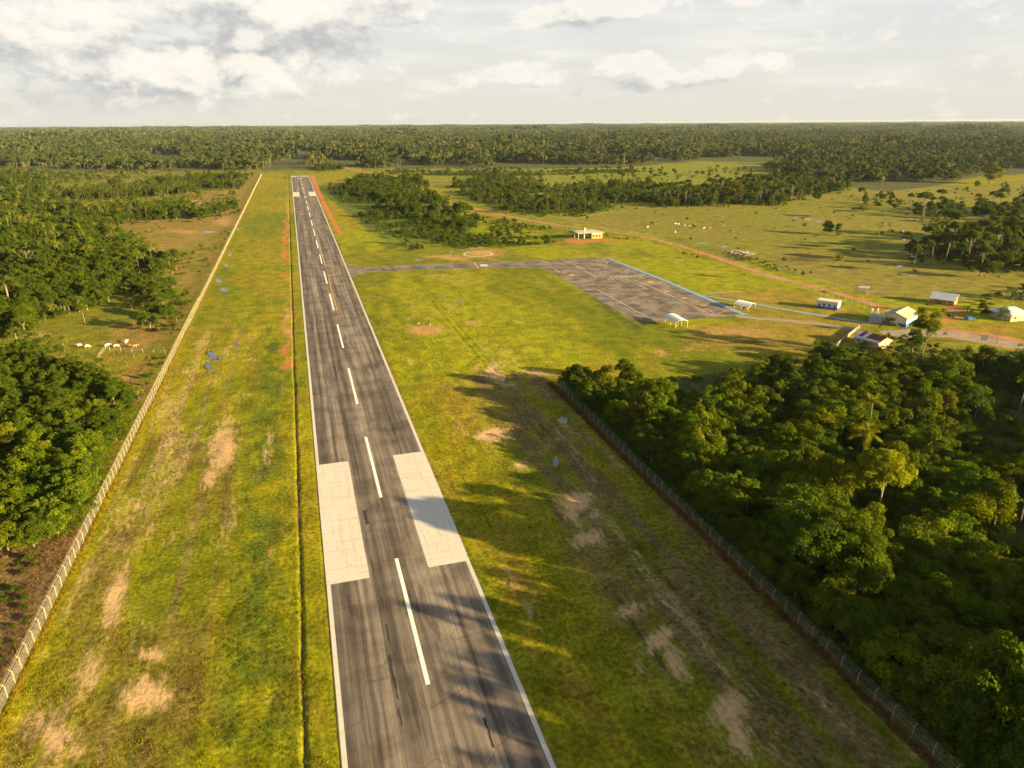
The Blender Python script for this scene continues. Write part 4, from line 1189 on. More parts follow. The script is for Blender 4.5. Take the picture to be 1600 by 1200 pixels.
# the big wood on the right
X, Y, r = scatter(wood_poly, 5.0, seed=50)
u, v, dep = proj(X, Y)
k = (X < 600) & (X > FENCE_R + 5)
k &= ~((fbm(X / 22, Y / 22, 90, 3) < 0.37))
k &= (u < 2300) | (dep < 60)
X, Y = X[k], Y[k]
in_frame_house = inpoly(*proj(X, Y)[:2], [(1318, 545), (1408, 545), (1415, 590), (1318, 590)])
X, Y = X[~in_frame_house], Y[~in_frame_house]
low = (fbm(X / 50, Y / 50, 95, 2) < 0.42) | inpoly(*proj(X, Y)[:2], [(1430, 640), (1560, 640), (1600, 720), (1600, 760), (1500, 740)])
d_edge = X - FENCE_R
hi = (~low)
def add_wood(m, mix, sr):
    add_items(X[m], Y[m], r, mix, sr, (1.36, 1.30, 0.85), 'wood', 'in the wood right of the runway')
add_wood(low, {'bush': .62, 'broad': .26, 'banana': .05, 'coco': .07}, (0.6, 0.9))
add_wood(hi & (Y > 175), {'broad': .76, 'bush': .16, 'coco': .05, 'banana': .03}, (0.6, 1.0))
nearf = (Y < 125) & (X < 150)
add_wood(hi & (Y <= 175) & ~nearf, {'broad': .90, 'bush': .06, 'coco': .04}, (0.75, 1.15))
add_wood(nearf & (Y > 58), {'broad': .93, 'coco': .04, 'bush': .03}, (0.8, 1.2))
n0 = len(items)
add_wood(nearf & (Y <= 58), {'broad': 1.0}, (1.25, 1.6))
for it in items[n0:]: it['sz'] = it['s'] * (1.12 + 0.35 * float(vnoise(it['x'] / 9, it['y'] / 9, 7)))
# a thick row right behind the fence
ye = np.arange(-120, G(862, 592).y - 6, 3.3)
re_ = np.random.default_rng(5)
xe = FENCE_R + 4.2 + re_.random(len(ye)) * 2.5
r = re_
add_items(xe, ye, r, {'broad': .8, 'bush': .2}, (0.62, 1.0), (0.95, 1.0, 0.85), 'wood', 'in the wood right of the runway')
for it in items[-len(ye):]:
    if it['y'] < 55: it['sz'] *= 1.55; it['s'] *= 1.4
xe = FENCE_R + 2.6 + re_.random(len(ye)) * 1.6
add_items(xe, ye + 1.6, r, {'bush': 1}, (0.5, 0.9), (0.95, 1.0, 0.85), 'wood', 'in the wood right of the runway')
# low growth that fills the wood's floor and edge
XB, YB, rb = scatter(wood_poly, 4.2, seed=51)
kb = (proj(XB, YB)[0] < 1750) & (XB > FENCE_R + 2.6) & (rb.random(len(XB)) < 0.42)
X, Y, r = XB[kb], YB[kb], rb
add_wood(np.ones(len(X), bool), {'bush': 1}, (0.55, 1.0))

# single plants placed by hand: foot pixel, kind, prototype index, height m, tint, label
def at_h(pr, h): return h / pr.size[0]
SINGLE = []
def single(px, py, lst, i, h, tint, label, cat='tree', name=None, wide=1.0, rz=None):
    pr = lst[i]; s = at_h(pr, h)
    g = G(px, py)
    SINGLE.append(g)
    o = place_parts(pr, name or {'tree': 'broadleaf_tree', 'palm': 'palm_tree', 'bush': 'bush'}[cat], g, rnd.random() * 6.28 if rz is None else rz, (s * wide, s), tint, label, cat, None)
    return o
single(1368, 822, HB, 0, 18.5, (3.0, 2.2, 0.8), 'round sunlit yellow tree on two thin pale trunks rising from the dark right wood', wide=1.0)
single(1438, 562, HB, 2, 20, (1.7, 1.45, 0.9), 'tall airy yellow-green tree beside the grey gabled building', wide=1.0)
single(1424, 556, B, 4, 11, (0.7, 0.8, 0.8), 'dark narrow tree in front of the airy yellow-green tree')
single(1379, 562, P, 1, 15.5, (0.8, 0.8, 0.8), 'dark slender palm in front of the rusty roofed house', 'palm')
single(1557, 537, P, 1, 13.5, (1.3, 1.1, 0.8), 'palm leaning at the roadside in front of the pale grey roofed house', 'palm', wide=1.2)
single(1306, 446, P, 0, 15, (1.2, 1.1, .8), 'lone palm with a thin trunk on the shaded pasture beside the dirt road', 'palm', wide=.8)
single(1252, 358, P, 0, 9, (.9, .9, .9), 'small lone palm standing in the open pasture left of the paired trees', 'palm', wide=.8)
single(1084, 375, P, 0, 11, (.9, .9, .9), 'short lone palm on the pasture right of the yellow booth', 'palm', wide=.8)
for (px, py, h, nm) in [(1097, 346, 14, 'thin palm at the left end of the palm line across the pasture'), (1111, 343, 15, 'tall thin palm third along the pasture palm line'),
                        (1129, 344, 13, 'palm with a full top in the middle of the pasture palm line'), (1163, 341, 16, 'last tall palm at the right end of the pasture palm line'),
                        (1190, 338, 12, 'palm standing apart to the right of the pasture palm line'), (1074, 341, 12, 'bare looking palm left of the pasture palm line')]:
    single(px, py, P, 1, h, (1, 1, .9), nm, 'palm', wide=.7)
single(1293, 366, B, 0, 9.5, (.8, .85, .8), 'left of two small dark trees standing together on the pasture')
single(1309, 368, B, 4, 10, (.8, .85, .8), 'right of two small dark trees standing together on the pasture')
single(1344, 315, B, 7, 16, (.9, .9, .9), 'thin trunked tree alone at the back edge of the pasture')
single(1341, 330, BU, 1, 4.5, (.9, .9, .9), 'low spreading bush in the middle of the bright pasture', 'bush', wide=1.4)
single(1420, 328, B, 6, 17, (1, 1, .9), 'pale trunked tree leaning over the pasture corner')
single(1440, 345, B, 6, 26, (1.2, 1.1, .9), 'tallest pale trunked tree at the right edge of the pasture')
single(1434, 339, B, 0, 10, (.6, .7, .8), 'round dark tree beside the tallest pale trunk')
single(1428, 418, P, 0, 13, (.9, .9, .9), 'palm by the stony stream on the shaded pasture', 'palm', wide=.9)
single(1447, 416, P, 1, 15, (.9, .9, .9), 'palm right of the stony stream on the shaded pasture', 'palm', wide=.9)
single(1546, 287, B, 0, 26, (1.9, 1.5, .9), 'bright green round tree on the far sunny pasture')
single(975, 259, B, 6, 34, (.8, .8, .9), 'very tall dark tree on a thick trunk above the far forest edge')
single(1150, 318, B, 4, 24, (1.7, 1.1, 1.3), 'brownish tall tree in the tree line behind the pasture')
single(1373, 368, BA, 0, 9, (1, 1, 1), 'left of the pair of leafless trees on the pasture')
single(1389, 364, BA, 1, 9, (1, 1, 1), 'right of the pair of leafless trees on the pasture')
single(133, 505, B, 7, 9.5, (1.7, 1.4, .8), 'slim pale stemmed tree in the shaded clearing among the cattle')
single(30, 548, P, 2, 8, (1.1, .95, .9), 'dark stemmed palm beside the sandy bank left of the clearing', 'palm')
single(17, 482, P, 2, 13, (1, .9, .8), 'big arching palm at the left edge of the picture', 'palm', wide=1.2)
single(142, 414, P, 2, 10.5, (1.5, 1.3, .8), 'bright palm with a white stem above the clearing', 'palm')
single(120, 400, P, 0, 12, (1.3, 1.2, .8), 'palm standing left of the bright white stemmed palm', 'palm', wide=1.1)
single(76, 388, P, 1, 13, (1.1, 1.1, .9), 'thin palm above the dark bushes at the upper left', 'palm')
single(195, 385, P, 2, 9, (1.2, 1.1, .8), 'arching palm at the top of the fence-side thicket', 'palm')
single(540, 297, B, 0, 8, (.9, 1, .9), 'isolated tree at the near corner of the runway-side thicket')
single(1300, 905, HB, 1, 15, (1.6, 1.4, .8), 'broad yellow-green topped tree in the middle of the right wood', wide=1.0)
single(1262, 812, B, 5, 14, (1.5, 1.3, .8), 'lumpy tree with a lit top left of the yellow tree')
single(1240, 868, B, 2, 15.5, (1.0, 1.1, .8), 'airy dark green tree near the fence in the right wood')
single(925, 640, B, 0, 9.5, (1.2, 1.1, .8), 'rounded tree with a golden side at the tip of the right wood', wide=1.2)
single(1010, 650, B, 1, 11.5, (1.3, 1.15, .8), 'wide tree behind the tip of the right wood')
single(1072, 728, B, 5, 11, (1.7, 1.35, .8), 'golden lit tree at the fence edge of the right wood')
single(1012, 690, B, 0, 9.5, (1.3, 1.25, .8), 'rounded green tree leaning to the fence')

# palms large enough to show their leaves one by one
def hero_palm(px, py, h, nf, L, tint, label, lifts=(-0.1, 1.2), droop=.5, r0=.17):
    mb, frs = palm_parts(h, nf, L, 16, 1.15, lifts, droop, r0, rg, lean=.5)
    r_ = empty('palm_tree', G(px, py), rnd.random() * 6.28); tag(r_, label, 'palm')
    SINGLE.append(G(px, py))
    link('trunk', mb_mesh('trunk', mb, M_pale), r_)
    for me, top, rz in frs:
        o = link('frond', me, r_, top, rz); o.color = (*tint, 1)
hero_palm(1340, 752, 13.5, 15, 5.4, (2.0, 1.6, .7), 'large bright palm standing nearest behind the round yellow tree')
hero_palm(1352, 706, 14.5, 13, 5.0, (1.7, 1.4, .7), 'second bright palm just behind the nearest large palm')
hero_palm(1419, 668, 8.0, 12, 3.8, (1.6, 1.25, .9), 'pale topped palm on the open slope of the right wood')
hero_palm(1589, 655, 14.0, 12, 4.0, (1.2, 1.1, .8), 'tall thin palm at the right edge above the wood')
hero_palm(1590, 830, 15.0, 13, 5.6, (1.6, 1.5, .7), 'bright palm cut off by the right edge of the picture', (-0.2, 1.3))
hero_palm(150, 652, 3.2, 12, 5.2, (1.1, 1.1, 1.2), 'stemless pale ribbed palm in the left wood near the fence', (0.4, 1.35), .4)
hero_palm(1216, 640, 8.0, 11, 3.6, (1.3, 1.2, .8), 'small palm among the trees behind the corner of the right wood')

# ------------------------------------------------------------------ which plants are objects of their own
for it in items:
    u, v, dep = proj(np.array([it['x']]), np.array([it['y']]))
    it['u'], it['v'], it['dep'] = float(u[0]), float(v[0]), float(dep[0])
    it['big'] = it['proto'].size[0] * it['s'] / max(20.0, it['dep'])
    it['in'] = (-15 < it['u'] < 1615) and (it['v'] < 1250) and it['dep'] > 30
    it['hid'] = any((it['x'] - g.x) ** 2 + (it['y'] - g.y) ** 2 < 9 for g in SINGLE[:])
items = [it for it in items if not it['hid']]
# keep lower growth in front of the plants that stand out in the photograph
OPEN = [(1368, 790, 48, 100), (1345, 740, 45, 70), (1419, 660, 22, 50), (1590, 640, 22, 60), (1590, 820, 30, 70), (1300, 905, 40, 70), (1438, 550, 26, 50),
        (1424, 550, 12, 40), (1379, 550, 18, 45), (1368, 860, 30, 50), (150, 650, 24, 34), (1216, 640, 22, 40), (925, 640, 20, 30)]
for it in items:
    for (ox, oy, rx, dy) in OPEN:
        if abs(it['u'] - ox) < rx and oy - 18 < it['v'] < oy + dy and it['kind'] in ('broad', 'tallT', 'bare', 'coco', 'palm'):
            it['kind'] = 'bush'; it['proto'] = BU[int(it['x'] * 7) % 4]; it['s'] = min(it['s'], .85); it['sz'] = min(it['sz'], .8)
CATS = {'broad': 'tree', 'tallT': 'tree', 'bare': 'tree', 'palm': 'palm', 'coco': 'palm', 'bush': 'bush', 'banana': 'banana plant'}
LIM = {'tree': 250, 'palm': 255, 'bush': 285, 'banana plant': 290}
NAME = {'tree': 'broadleaf_tree', 'palm': 'palm_tree', 'bush': 'bush', 'banana plant': 'banana_plant'}
cnt = {}
rest = []
made = []
for it in sorted(items, key=lambda q: -q['big']):
    c = CATS[it['kind']]
    if it['in'] and cnt.get(c, 0) < LIM[c]:
        cnt[c] = cnt.get(c, 0) + 1
        pr = it['proto']
        tn = it['tint']
        h = pr.size[0] * it['sz']
        size = 'small' if h < (2 if c == 'bush' else 7) else ('tall' if h > (3.4 if c == 'bush' else 11) else '')
        tone = 'dark green' if tn[0] < 1.0 else ('yellow-green' if tn[0] > 1.6 else 'green')
        where = it['where']
        if it['zone'] == 'wood':
            de = it['x'] - FENCE_R
            where = ('along the fence' if de < 10 else 'just behind the fence' if de < 35 else 'deep') + ' in the ' + \
                    ('near' if it['y'] < 110 else 'middle' if it['y'] < 170 else 'far') + ' right wood'
        look = pr.look.replace('tall ', '')
        made.append((it, c, f"{size} {tone} {look} {c} {where}".strip().replace('  ', ' ')))
    else:
        rest.append(it)
ORD = 'first second third fourth fifth sixth seventh eighth ninth tenth eleventh twelfth thirteenth fourteenth fifteenth sixteenth seventeenth eighteenth nineteenth twentieth'.split()
byl = {}
for m_ in made: byl.setdefault(m_[2], []).append(m_)
for lb, ms in byl.items():
    ms.sort(key=lambda q: q[0]['u'])
    for k_, (it, c, _) in enumerate(ms):
        l2 = lb
        it['band'] = k_
        if len(ms) > 1:
            tail = f"{ORD[k_]} from the left" if k_ < 20 else f"{ORD[len(ms) - 1 - k_]} from the right" if len(ms) - 1 - k_ < 20 else ''
            words = lb.split()
            if tail: l2 = ' '.join(words[:16 - len(tail.split())]) + ', ' + tail
        gname = {'tree': 'trees', 'palm': 'palms', 'bush': 'bushes', 'banana plant': 'banana plants'}[c] + ' ' + it['where']
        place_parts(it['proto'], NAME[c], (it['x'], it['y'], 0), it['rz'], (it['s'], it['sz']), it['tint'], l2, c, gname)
print('individuals', cnt, 'rest', len(rest))

for (hx, hy, hh) in ((84.0, 91.0, 19.5), (88.0, 84.0, 17.5)):
    s_ = hh / 18.5
    place_parts(HB[0] if hh > 18 else HB[1], 'broadleaf_tree', (hx, hy, 0), hx, (s_, hh / (18.5 if hh > 18 else 15.0)), (1.0, 1.05, .85),
                'tallest broad tree standing right at the fence whose shadow reaches the white blocks' if hh > 18 else 'second broad tall tree just behind the tallest one at the fence', 'tree', None)

# ------------------------------------------------------------------ masses: instancing one set of meshes over points
proto_coll = bpy.data.collections.new('plant_shapes')
def mass(name, protos, idx, P_, rz, S, label=None, cat=None, attr_tint=None):
    """one object: points that carry copies of the prototypes"""
    coll = bpy.data.collections.new(name + '_shapes')
    for i, me in enumerate(protos):
        o = bpy.data.objects.new('%s_shape_%03d' % (name, i), me)
        coll.objects.link(o)
    me = bpy.data.meshes.new(name)
    me.vertices.add(len(P_)); me.vertices.foreach_set('co', np.asarray(P_, np.float32).ravel())
    for an, ty, dat in (('pick', 'INT', idx), ('turn', 'FLOAT', rz)):
        at = me.attributes.new(an, ty, 'POINT'); at.data.foreach_set('value', np.asarray(dat, np.int32 if ty == 'INT' else np.float32))
    at = me.attributes.new('size', 'FLOAT_VECTOR', 'POINT'); at.data.foreach_set('vector', np.asarray(S, np.float32).ravel())
    if attr_tint is not None:
        at = me.attributes.new('gcol', 'FLOAT_COLOR', 'POINT'); at.data.foreach_set('color', np.asarray(attr_tint, np.float32).ravel())
    ng = bpy.data.node_groups.new(name, 'GeometryNodeTree')
    ng.interface.new_socket('Geometry', in_out='INPUT', socket_type='NodeSocketGeometry')
    ng.interface.new_socket('Geometry', in_out='OUTPUT', socket_type='NodeSocketGeometry')
    N, L = ng.nodes, ng.links
    gi, go = N.new('NodeGroupInput'), N.new('NodeGroupOutput')
    ci = N.new('GeometryNodeCollectionInfo'); ci.inputs['Collection'].default_value = coll
    ci.inputs['Separate Children'].default_value = True; ci.inputs['Reset Children'].default_value = True
    ip = N.new('GeometryNodeInstanceOnPoints'); ip.inputs['Pick Instance'].default_value = True
    def named(an, ty):
        q = N.new('GeometryNodeInputNamedAttribute'); q.data_type = ty; q.inputs['Name'].default_value = an
        return q.outputs['Attribute']
    cx = N.new('ShaderNodeCombineXYZ'); L.new(named('turn', 'FLOAT'), cx.inputs[2])
    L.new(gi.outputs[0], ip.inputs['Points']); L.new(ci.outputs[0], ip.inputs['Instance'])
    L.new(named('pick', 'INT'), ip.inputs['Instance Index']); L.new(cx.outputs[0], ip.inputs['Rotation'])
    L.new(named('size', 'FLOAT_VECTOR'), ip.inputs['Scale']); L.new(ip.outputs[0], go.inputs[0])
    o = link(name, me)
    md = o.modifiers.new('spread', 'NODES'); md.node_group = ng
    tag(o, label, cat, kind='stuff')
    return o
allp = B + HB + BU + BA + P + BN
def pick_of(it): return allp.index(it['proto'])
mass('woodland', [p.one() for p in allp], [pick_of(i) for i in rest], [(i['x'], i['y'], 0) for i in rest], [i['rz'] for i in rest],
     [(i['s'], i['s'], i['sz']) for i in rest], 'trees, palms and bushes further inside the woods, too many to count', 'woodland')

# distant forest: patches of crowns
def forest_patch(name, size, n, leaf_n, leaf_s, hr, cr, trunks=True, seed=0):
    r = np.random.default_rng(seed)
    parts = []
    mb = MB()
    for i in range(n):
        x, y = (r.random(2) - .5) * size
        h = hr[0] + (hr[1] - hr[0]) * r.random() ** 1.6
        c = cr[0] + (cr[1] - cr[0]) * r.random()
        kind = r.random()
        cl = [(x + r.normal() * c * .45, y + r.normal() * c * .45, h - c * (0.4 + 0.5 * r.random()), c * (0.45 + .3 * r.random())) for _ in range(5)]
        cl.append((x, y, h - c * 1.3, c * 0.75))
        V, F, T = leafcloud(r, [(a, b, z, q) for a, b, z, q in cl], 0, leaf_s, up=.3)
        # leafcloud sizes its count by radius; thin or fill to leaf_n
        per = max(3, leaf_n // 6)
        V, T2 = [], []
        tone = r.random()
        for (cx_, cy2, cz, rr_) in cl:
            d = r.normal(size=(per, 3)); d /= np.linalg.norm(d, axis=1)[:, None]
            d[:, 2] = np.abs(d[:, 2]) * 0.95 - 0.12
            Pp = np.array([cx_, cy2, cz]) + d * rr_ * (0.75 + 0.3 * r.random(per))[:, None]
            nr = d + r.normal(size=(per, 3)) * .35; nr /= np.linalg.norm(nr, axis=1)[:, None]
            a = np.cross(nr, r.normal(size=(per, 3))); a /= np.linalg.norm(a, axis=1)[:, None]
            b = np.cross(nr, a); s = leaf_s * (.7 + .6 * r.random(per))[:, None]
            V.append(np.stack([Pp - a * s, Pp - b * s * .8, Pp + a * s, Pp + b * s * .8], 1).reshape(-1, 3))
            T2.append(np.repeat(np.clip(tone * 0.75 + .25 * r.random(per), 0, 1), 4))
        V = np.concatenate(V); T2 = np.concatenate(T2)
        parts.append((V, T2))
        if trunks and r.random() < 0.7:
            mb.tube([(x, y, 0), (x + r.normal() * .4, y + r.normal() * .4, h - c * .8)], [0.30 if r.random() < .5 else .2, 0.16], 4)
    V = np.concatenate([p[0] for p in parts]); T = np.concatenate([p[1] for p in parts])
    F = np.arange(len(V)).reshape(-1, 4)
    if trunks:
        return joined(name, [(V, F, T, M_far), (mb.v, mb.f, None, M_pale)])
    return mesh_np(name, V, F, [M_far], attrs={'tint': ('FLOAT', T)})

def forest_zone(name, r0, r1, step, protos, jitter, sc, label, clear=True, seed=1):
    r = np.random.default_rng(seed)
    fx, fy = math.sin(R(YAW)), math.cos(R(YAW))
    A = np.arange(r0, r1, step); W = r1 * 0.82
    Bx = np.arange(-W, W, step)
    a, b = np.meshgrid(A, Bx)
    a = a.ravel(); b = b.ravel()
    k = np.abs(b) < a * 0.80 + 40
    a, b = a[k], b[k]
    a = a + (r.random(len(a)) - .5) * jitter; b = b + (r.random(len(b)) - .5) * jitter
    X = fx * a + fy * b; Y = fy * a - fx * b
    u, v, dep = proj(X, Y)
    keep = (v < FORESTLINE(u) - 0.3 - 5.0 * fbm(X / 70, Y / 70, 81, 3) * (fbm(X / 300, Y / 300, 82, 2) > .45)) | ((dep > 1900) & (v < FORESTLINE(u) - 8))
    keep &= ~((fbm(X / 160, Y / 420, 83, 3) > 0.60) & (dep < 5200))
    # clearings
    for e in ([(95, 269), (200, 266), (300, 268), (300, 275), (95, 282)], [(1090, 245.5), (1300, 246.5), (1300, 251), (1200, 257), (1090, 253)],
              [(1490, 268), (1700, 262), (1700, 272), (1530, 276)], [(600, 262), (1000, 261), (1000, 270), (600, 272)]):
        keep &= ~inpoly(u, v, e)
    keep &= ~((segdist(u, v, [(536, 252), (545, 262), (575, 271)]) < 4))
    keep &= ~((X > -60) & (X < 60) & (Y < RW_END + 45))
    X, Y = X[keep], Y[keep]
    n = len(X)
    s = sc[0] + (sc[1] - sc[0]) * r.random(n)
    big = fbm(X / 400, Y / 400, 31, 3)
    s = s * (0.55 + 0.9 * big) * (1 + 0.35 * (r.random(n) > .9))
    S = np.stack([np.ones(n), np.ones(n), s], 1)
    mass(name, protos, r.integers(len(protos), size=n), np.stack([X, Y, np.zeros(n)], 1), r.integers(4, size=n) * math.pi / 2 + r.normal(size=n) * .2, S, label, 'forest')
    print(name, n)
near_p = [forest_patch('forest_patch', 40, 17, 380, 0.62, (8, 21), (2.8, 6.0), True, s) for s in range(6)]
forest_zone('forest_edge', 1080, 1900, 34, near_p, 20, (0.8, 1.2), 'rainforest behind the airfield with pale trunks at its edge', seed=1)
mid_p = [forest_patch('forest_patch_mid', 80, 52, 110, 1.35, (9, 27), (3.4, 8.0), True, 20 + s) for s in range(5)]
forest_zone('distant_forest', 1900, 4300, 70, mid_p, 30, (0.8, 1.25), 'rainforest stretching away behind the airfield', seed=2)
far_p = [forest_patch('forest_patch_far', 240, 330, 18, 4.2, (10, 30), (4, 8), False, 40 + s) for s in range(4)]
forest_zone('horizon_forest', 4300, 16000, 225, far_p, 60, (0.8, 1.3), 'rainforest reaching the flat horizon', seed=3)

# ------------------------------------------------------------------ grass: tufts over the near verges
def tuft(n, rad, h, seed, w_=0.035):
    r = np.random.default_rng(seed)
    V = []
    for i in range(n):
        a = r.random() * 6.28; d = rad * r.random() ** .6
        p = np.array([math.cos(a) * d, math.sin(a) * d, -0.03])
        b = r.random() * 6.28; ww = w_ * (0.7 + .8 * r.random())
        s = np.array([math.cos(b) * ww, math.sin(b) * ww, 0])
        tip = p + np.array([r.normal() * .35 * h, r.normal() * .35 * h, h * (.5 + .7 * r.random())])
        V += [p - s, p + s, tip]
    return np.array(V), np.arange(3 * n).reshape(-1, 3)
def tuft_mat():
    m, t = new_mat('grass_blades')
    c = t.n('ShaderNodeAttribute', attribute_name='gcol', attribute_type='INSTANCER').outputs['Color']
    oi = t.n('ShaderNodeObjectInfo')
    c = t.mix(oi.outputs['Random'], t.mix(1.0, c, (0.75, 0.8, 0.8), 'MULTIPLY'), t.mix(1.0, c, (1.3, 1.2, 1.0), 'MULTIPLY'))
    dif = t.n('ShaderNodeBsdfDiffuse', ins={'Color': c})
    tr = t.n('ShaderNodeBsdfTranslucent', ins={'Color': c})
    mx = t.n('ShaderNodeMixShader', ins={0: 0.3})
    t.nt.links.new(dif.outputs[0], mx.inputs[1]); t.nt.links.new(tr.outputs[0], mx.inputs[2])
    finish(t, mx.outputs[0])
    return m
M_blade = tuft_mat()
def build_grass():
    r = np.random.default_rng(3)
    prot = []
    for s_ in range(4):
        V, F = tuft(16, 0.38, 0.20, s_, 0.05)
        prot.append(mesh_np('tuft', V, F, [M_blade]))
    for s_ in range(2):
        V, F = tuft(22, 0.35, 0.95, 10 + s_, 0.045)
        prot.append(mesh_np('tall_tuft', V, F, [M_blade]))
    XS, YS = [], []
    for (y0, y1, dens) in ((52, 120, 1.6), (120, 190, 0.8), (190, 300, 0.35)):
        n = int(dens * (y1 - y0) * 190)
        x = -95 + 190 * r.random(n) ; y = y0 + (y1 - y0) * r.random(n)
        XS.append(x); YS.append(y)
    X = np.concatenate(XS); Y = np.concatenate(YS)
    u, v, dep = proj(X, Y)
    k = (u > -20) & (u < 1620) & (v < 1215) & (np.abs(X - RWC) > 14.9) & (X < FENCE_R + 4)
    k &= fbm(X / 4, Y / 7, 55, 3) > 0.38
    X, Y = X[k], Y[k]
    g, sc, soil = ground_cols(X, Y)
    k = soil + (r.random(len(X)) - .5) * .4 < 0.5
    X, Y, g = X[k], Y[k], g[k]
    n = len(X)
    idx = r.integers(4, size=n); S = (0.6 + 0.8 * r.random(n))[:, None] * np.ones((n, 3))
    g = g * (0.85 + 0.4 * r.random(n))[:, None]
    # weeds left of the fence are brown and taller
    lw = (X < FENCE_L - 0.5)
    S[lw, 2] *= 2.2
    # tall dry grass along both fences
    ya = np.concatenate([np.linspace(54, 330, 1700), np.linspace(54, 216, 1500)])
    xa = np.concatenate([FENCE_L + 0.15 + r.random(1700) * 1.0, FENCE_R - 1.3 + r.random(1500) * 1.9])
    ga = np.concatenate([np.tile((0.26, 0.20, 0.012), (1700, 1)), np.tile((0.19, 0.115, 0.035), (1500, 1))]) * (0.7 + .6 * r.random(3200))[:, None]
    ia = 4 + r.integers(2, size=3200)
    Sa = (0.4 + 0.6 * r.random(3200))[:, None] * np.ones((3200, 3))
    Sa[:1700, 2] *= 0.5
    X = np.concatenate([X, xa]); Y = np.concatenate([Y, ya]); g = np.concatenate([g, ga]); idx = np.concatenate([idx, ia]); S = np.concatenate([S, Sa])
    n = len(X)
    Z = hgt(X, Y)
    mass('grass', prot, idx, np.stack([X, Y, Z], 1), r.random(n) * 6.28, S, 'rough grass growing over the verges and along the fences', 'grass',
         attr_tint=np.concatenate([g, np.ones((n, 1))], 1))
    print('tufts', n)
build_grass()

# ------------------------------------------------------------------ fences
def fence(name, pts, spacing, label, h=2.4, arm=-1, coil_len=300, cat='fence', post_mat=M_post, net=True, hz=True):
    """posts, netting, wires and razor coil along a polyline of (x, y)"""
    root = empty(name, (pts[0][0], pts[0][1], 0)); tag(root, label, cat)
    o = Vector((pts[0][0], pts[0][1], 0))
    path = []
    for a, b in zip(pts[:-1], pts[1:]):
        a, b = Vector((a[0], a[1], 0)), Vector((b[0], b[1], 0))
        n = max(1, int(round((b - a).length / spacing)))
        path += [a.lerp(b, i / n) for i in range(n)]
    path.append(Vector((pts[-1][0], pts[-1][1], 0)))
    def z_at(p): return float(hgt(np.array([p.x]), np.array([p.y]))[0])
    pm = MB().box(-.05, .05, -.05, .05, -0.4, h)
    pm.add([(-.05, -.05, h - .05), (.05, -.05, h - .05), (.05, .05, h - .05), (-.05, .05, h - .05),
            (arm * .42 - .04, -.04, h + .42), (arm * .42 + .04, -.04, h + .42), (arm * .42 + .04, .04, h + .42), (arm * .42 - .04, .04, h + .42)],
           [(3, 2, 1, 0), (4, 5, 6, 7), (0, 1, 5, 4), (1, 2, 6, 5), (2, 3, 7, 6), (3, 0, 4, 7)])
    me = bpy.data.meshes.new('post'); me.from_pydata(pm.v, [], pm.f); me.materials.append(post_mat)
    far = MB()
    order = sorted(range(len(path)), key=lambda i: (path[i]).length)
    near = set(order[:290])
    for i, p in enumerate(path):
        d = (path[min(i + 1, len(path) - 1)] - path[max(i - 1, 0)]).normalized()
        rz = math.atan2(d.y, d.x) - math.pi / 2
        if i in near:
            q = link('post', me, root, (p.x - o.x, p.y - o.y, z_at(p)), rz + rnd.gauss(0, .02))
            q.rotation_euler[1] = rnd.gauss(0, 0.012)
        else:
            c_, s_ = math.cos(rz), math.sin(rz)
            far.add([(p.x - o.x + a * c_ - b * s_, p.y - o.y + a * s_ + b * c_, z) for a, b, z in pm.v], pm.f)
    if far.v:
        far.build('far_posts', post_mat, root)['kind'] = 'stuff'
    if net:
        vs, fs, uv = [], [], []
        L = 0
        for i, p in enumerate(path):
            if i: L += (p - path[i - 1]).length
            z = z_at(p)
            vs += [(p.x - o.x, p.y - o.y, z + .05), (p.x - o.x, p.y - o.y, h)]
            uv += [(L, 0), (L, h)]
            if i: fs.append((2 * i - 2, 2 * i, 2 * i + 1, 2 * i - 1))
        nm = mesh_np('netting', vs, fs, [M_net if post_mat is M_post and coil_len else M_net2], uv=np.array(uv))
        link('netting', nm, root)
    wm = MB()
    for zz, off in ((h - .02, 0), (h * .5, 0), (.12, 0), (h + .40, arm * .40), (h + .2, arm * .2)):
        for a, b in zip(pts[:-1], pts[1:]):
            a2, b2 = Vector((a[0] - o.x, a[1] - o.y, zz)), Vector((b[0] - o.x, b[1] - o.y, zz))
            d = (b2 - a2).normalized(); q = Vector((d.y, -d.x, 0)) * off
            wm.tube([a2 + q, b2 + q], 0.009, 3)
    wm.build('wires', M_metal, root)
    if coil_len:
        cv, cf = [], []
        n = int(coil_len / 0.42) * 9
        a, b = Vector((pts[0][0], pts[0][1], 0)), Vector((pts[1][0], pts[1][1], 0))
        d = (b - a).normalized(); q = Vector((d.y, -d.x, 0)); rr_ = 0.24; t0 = 0.0
        cen = q * arm * .28 + Vector((0, 0, h + .34))
        for i in range(n + 1):
            an = i * 2 * math.pi / 9
            c0 = a - o + d * (0.42 * i / 9) + cen
            rad = q * math.cos(an) + Vector((0, 0, math.sin(an)))
            for k_ in (-1, 0, 1):
                cv.append(tuple(c0 + rad * (rr_ + (0.014 if k_ == 0 else -0.008)) + d * k_ * 0.013))
        for i in range(n):
            for k_ in range(3):
                k2 = (k_ + 1) % 3
                cf.append((3 * i + k_, 3 * i + 3 + k_, 3 * i + 3 + k2, 3 * i + k2))
        m_ = mesh_np('razor_coil', cv, cf, [M_coil]); link('razor_coil', m_, root)
    return root
fence('perimeter_fence', [(FENCE_L, 50), (FENCE_L, 1360)], 3.3, 'long pale wire fence with concrete posts and coiled razor wire left of the runway', coil_len=330)
yr = G(861, 592).y
fence('perimeter_fence', [(FENCE_R, 30), (FENCE_R, 150), (FENCE_R + 1.6, yr)], 3.6, 'wire fence with weathered posts along the edge of the dark right wood', coil_len=0, arm=1, post_mat=M_wood)
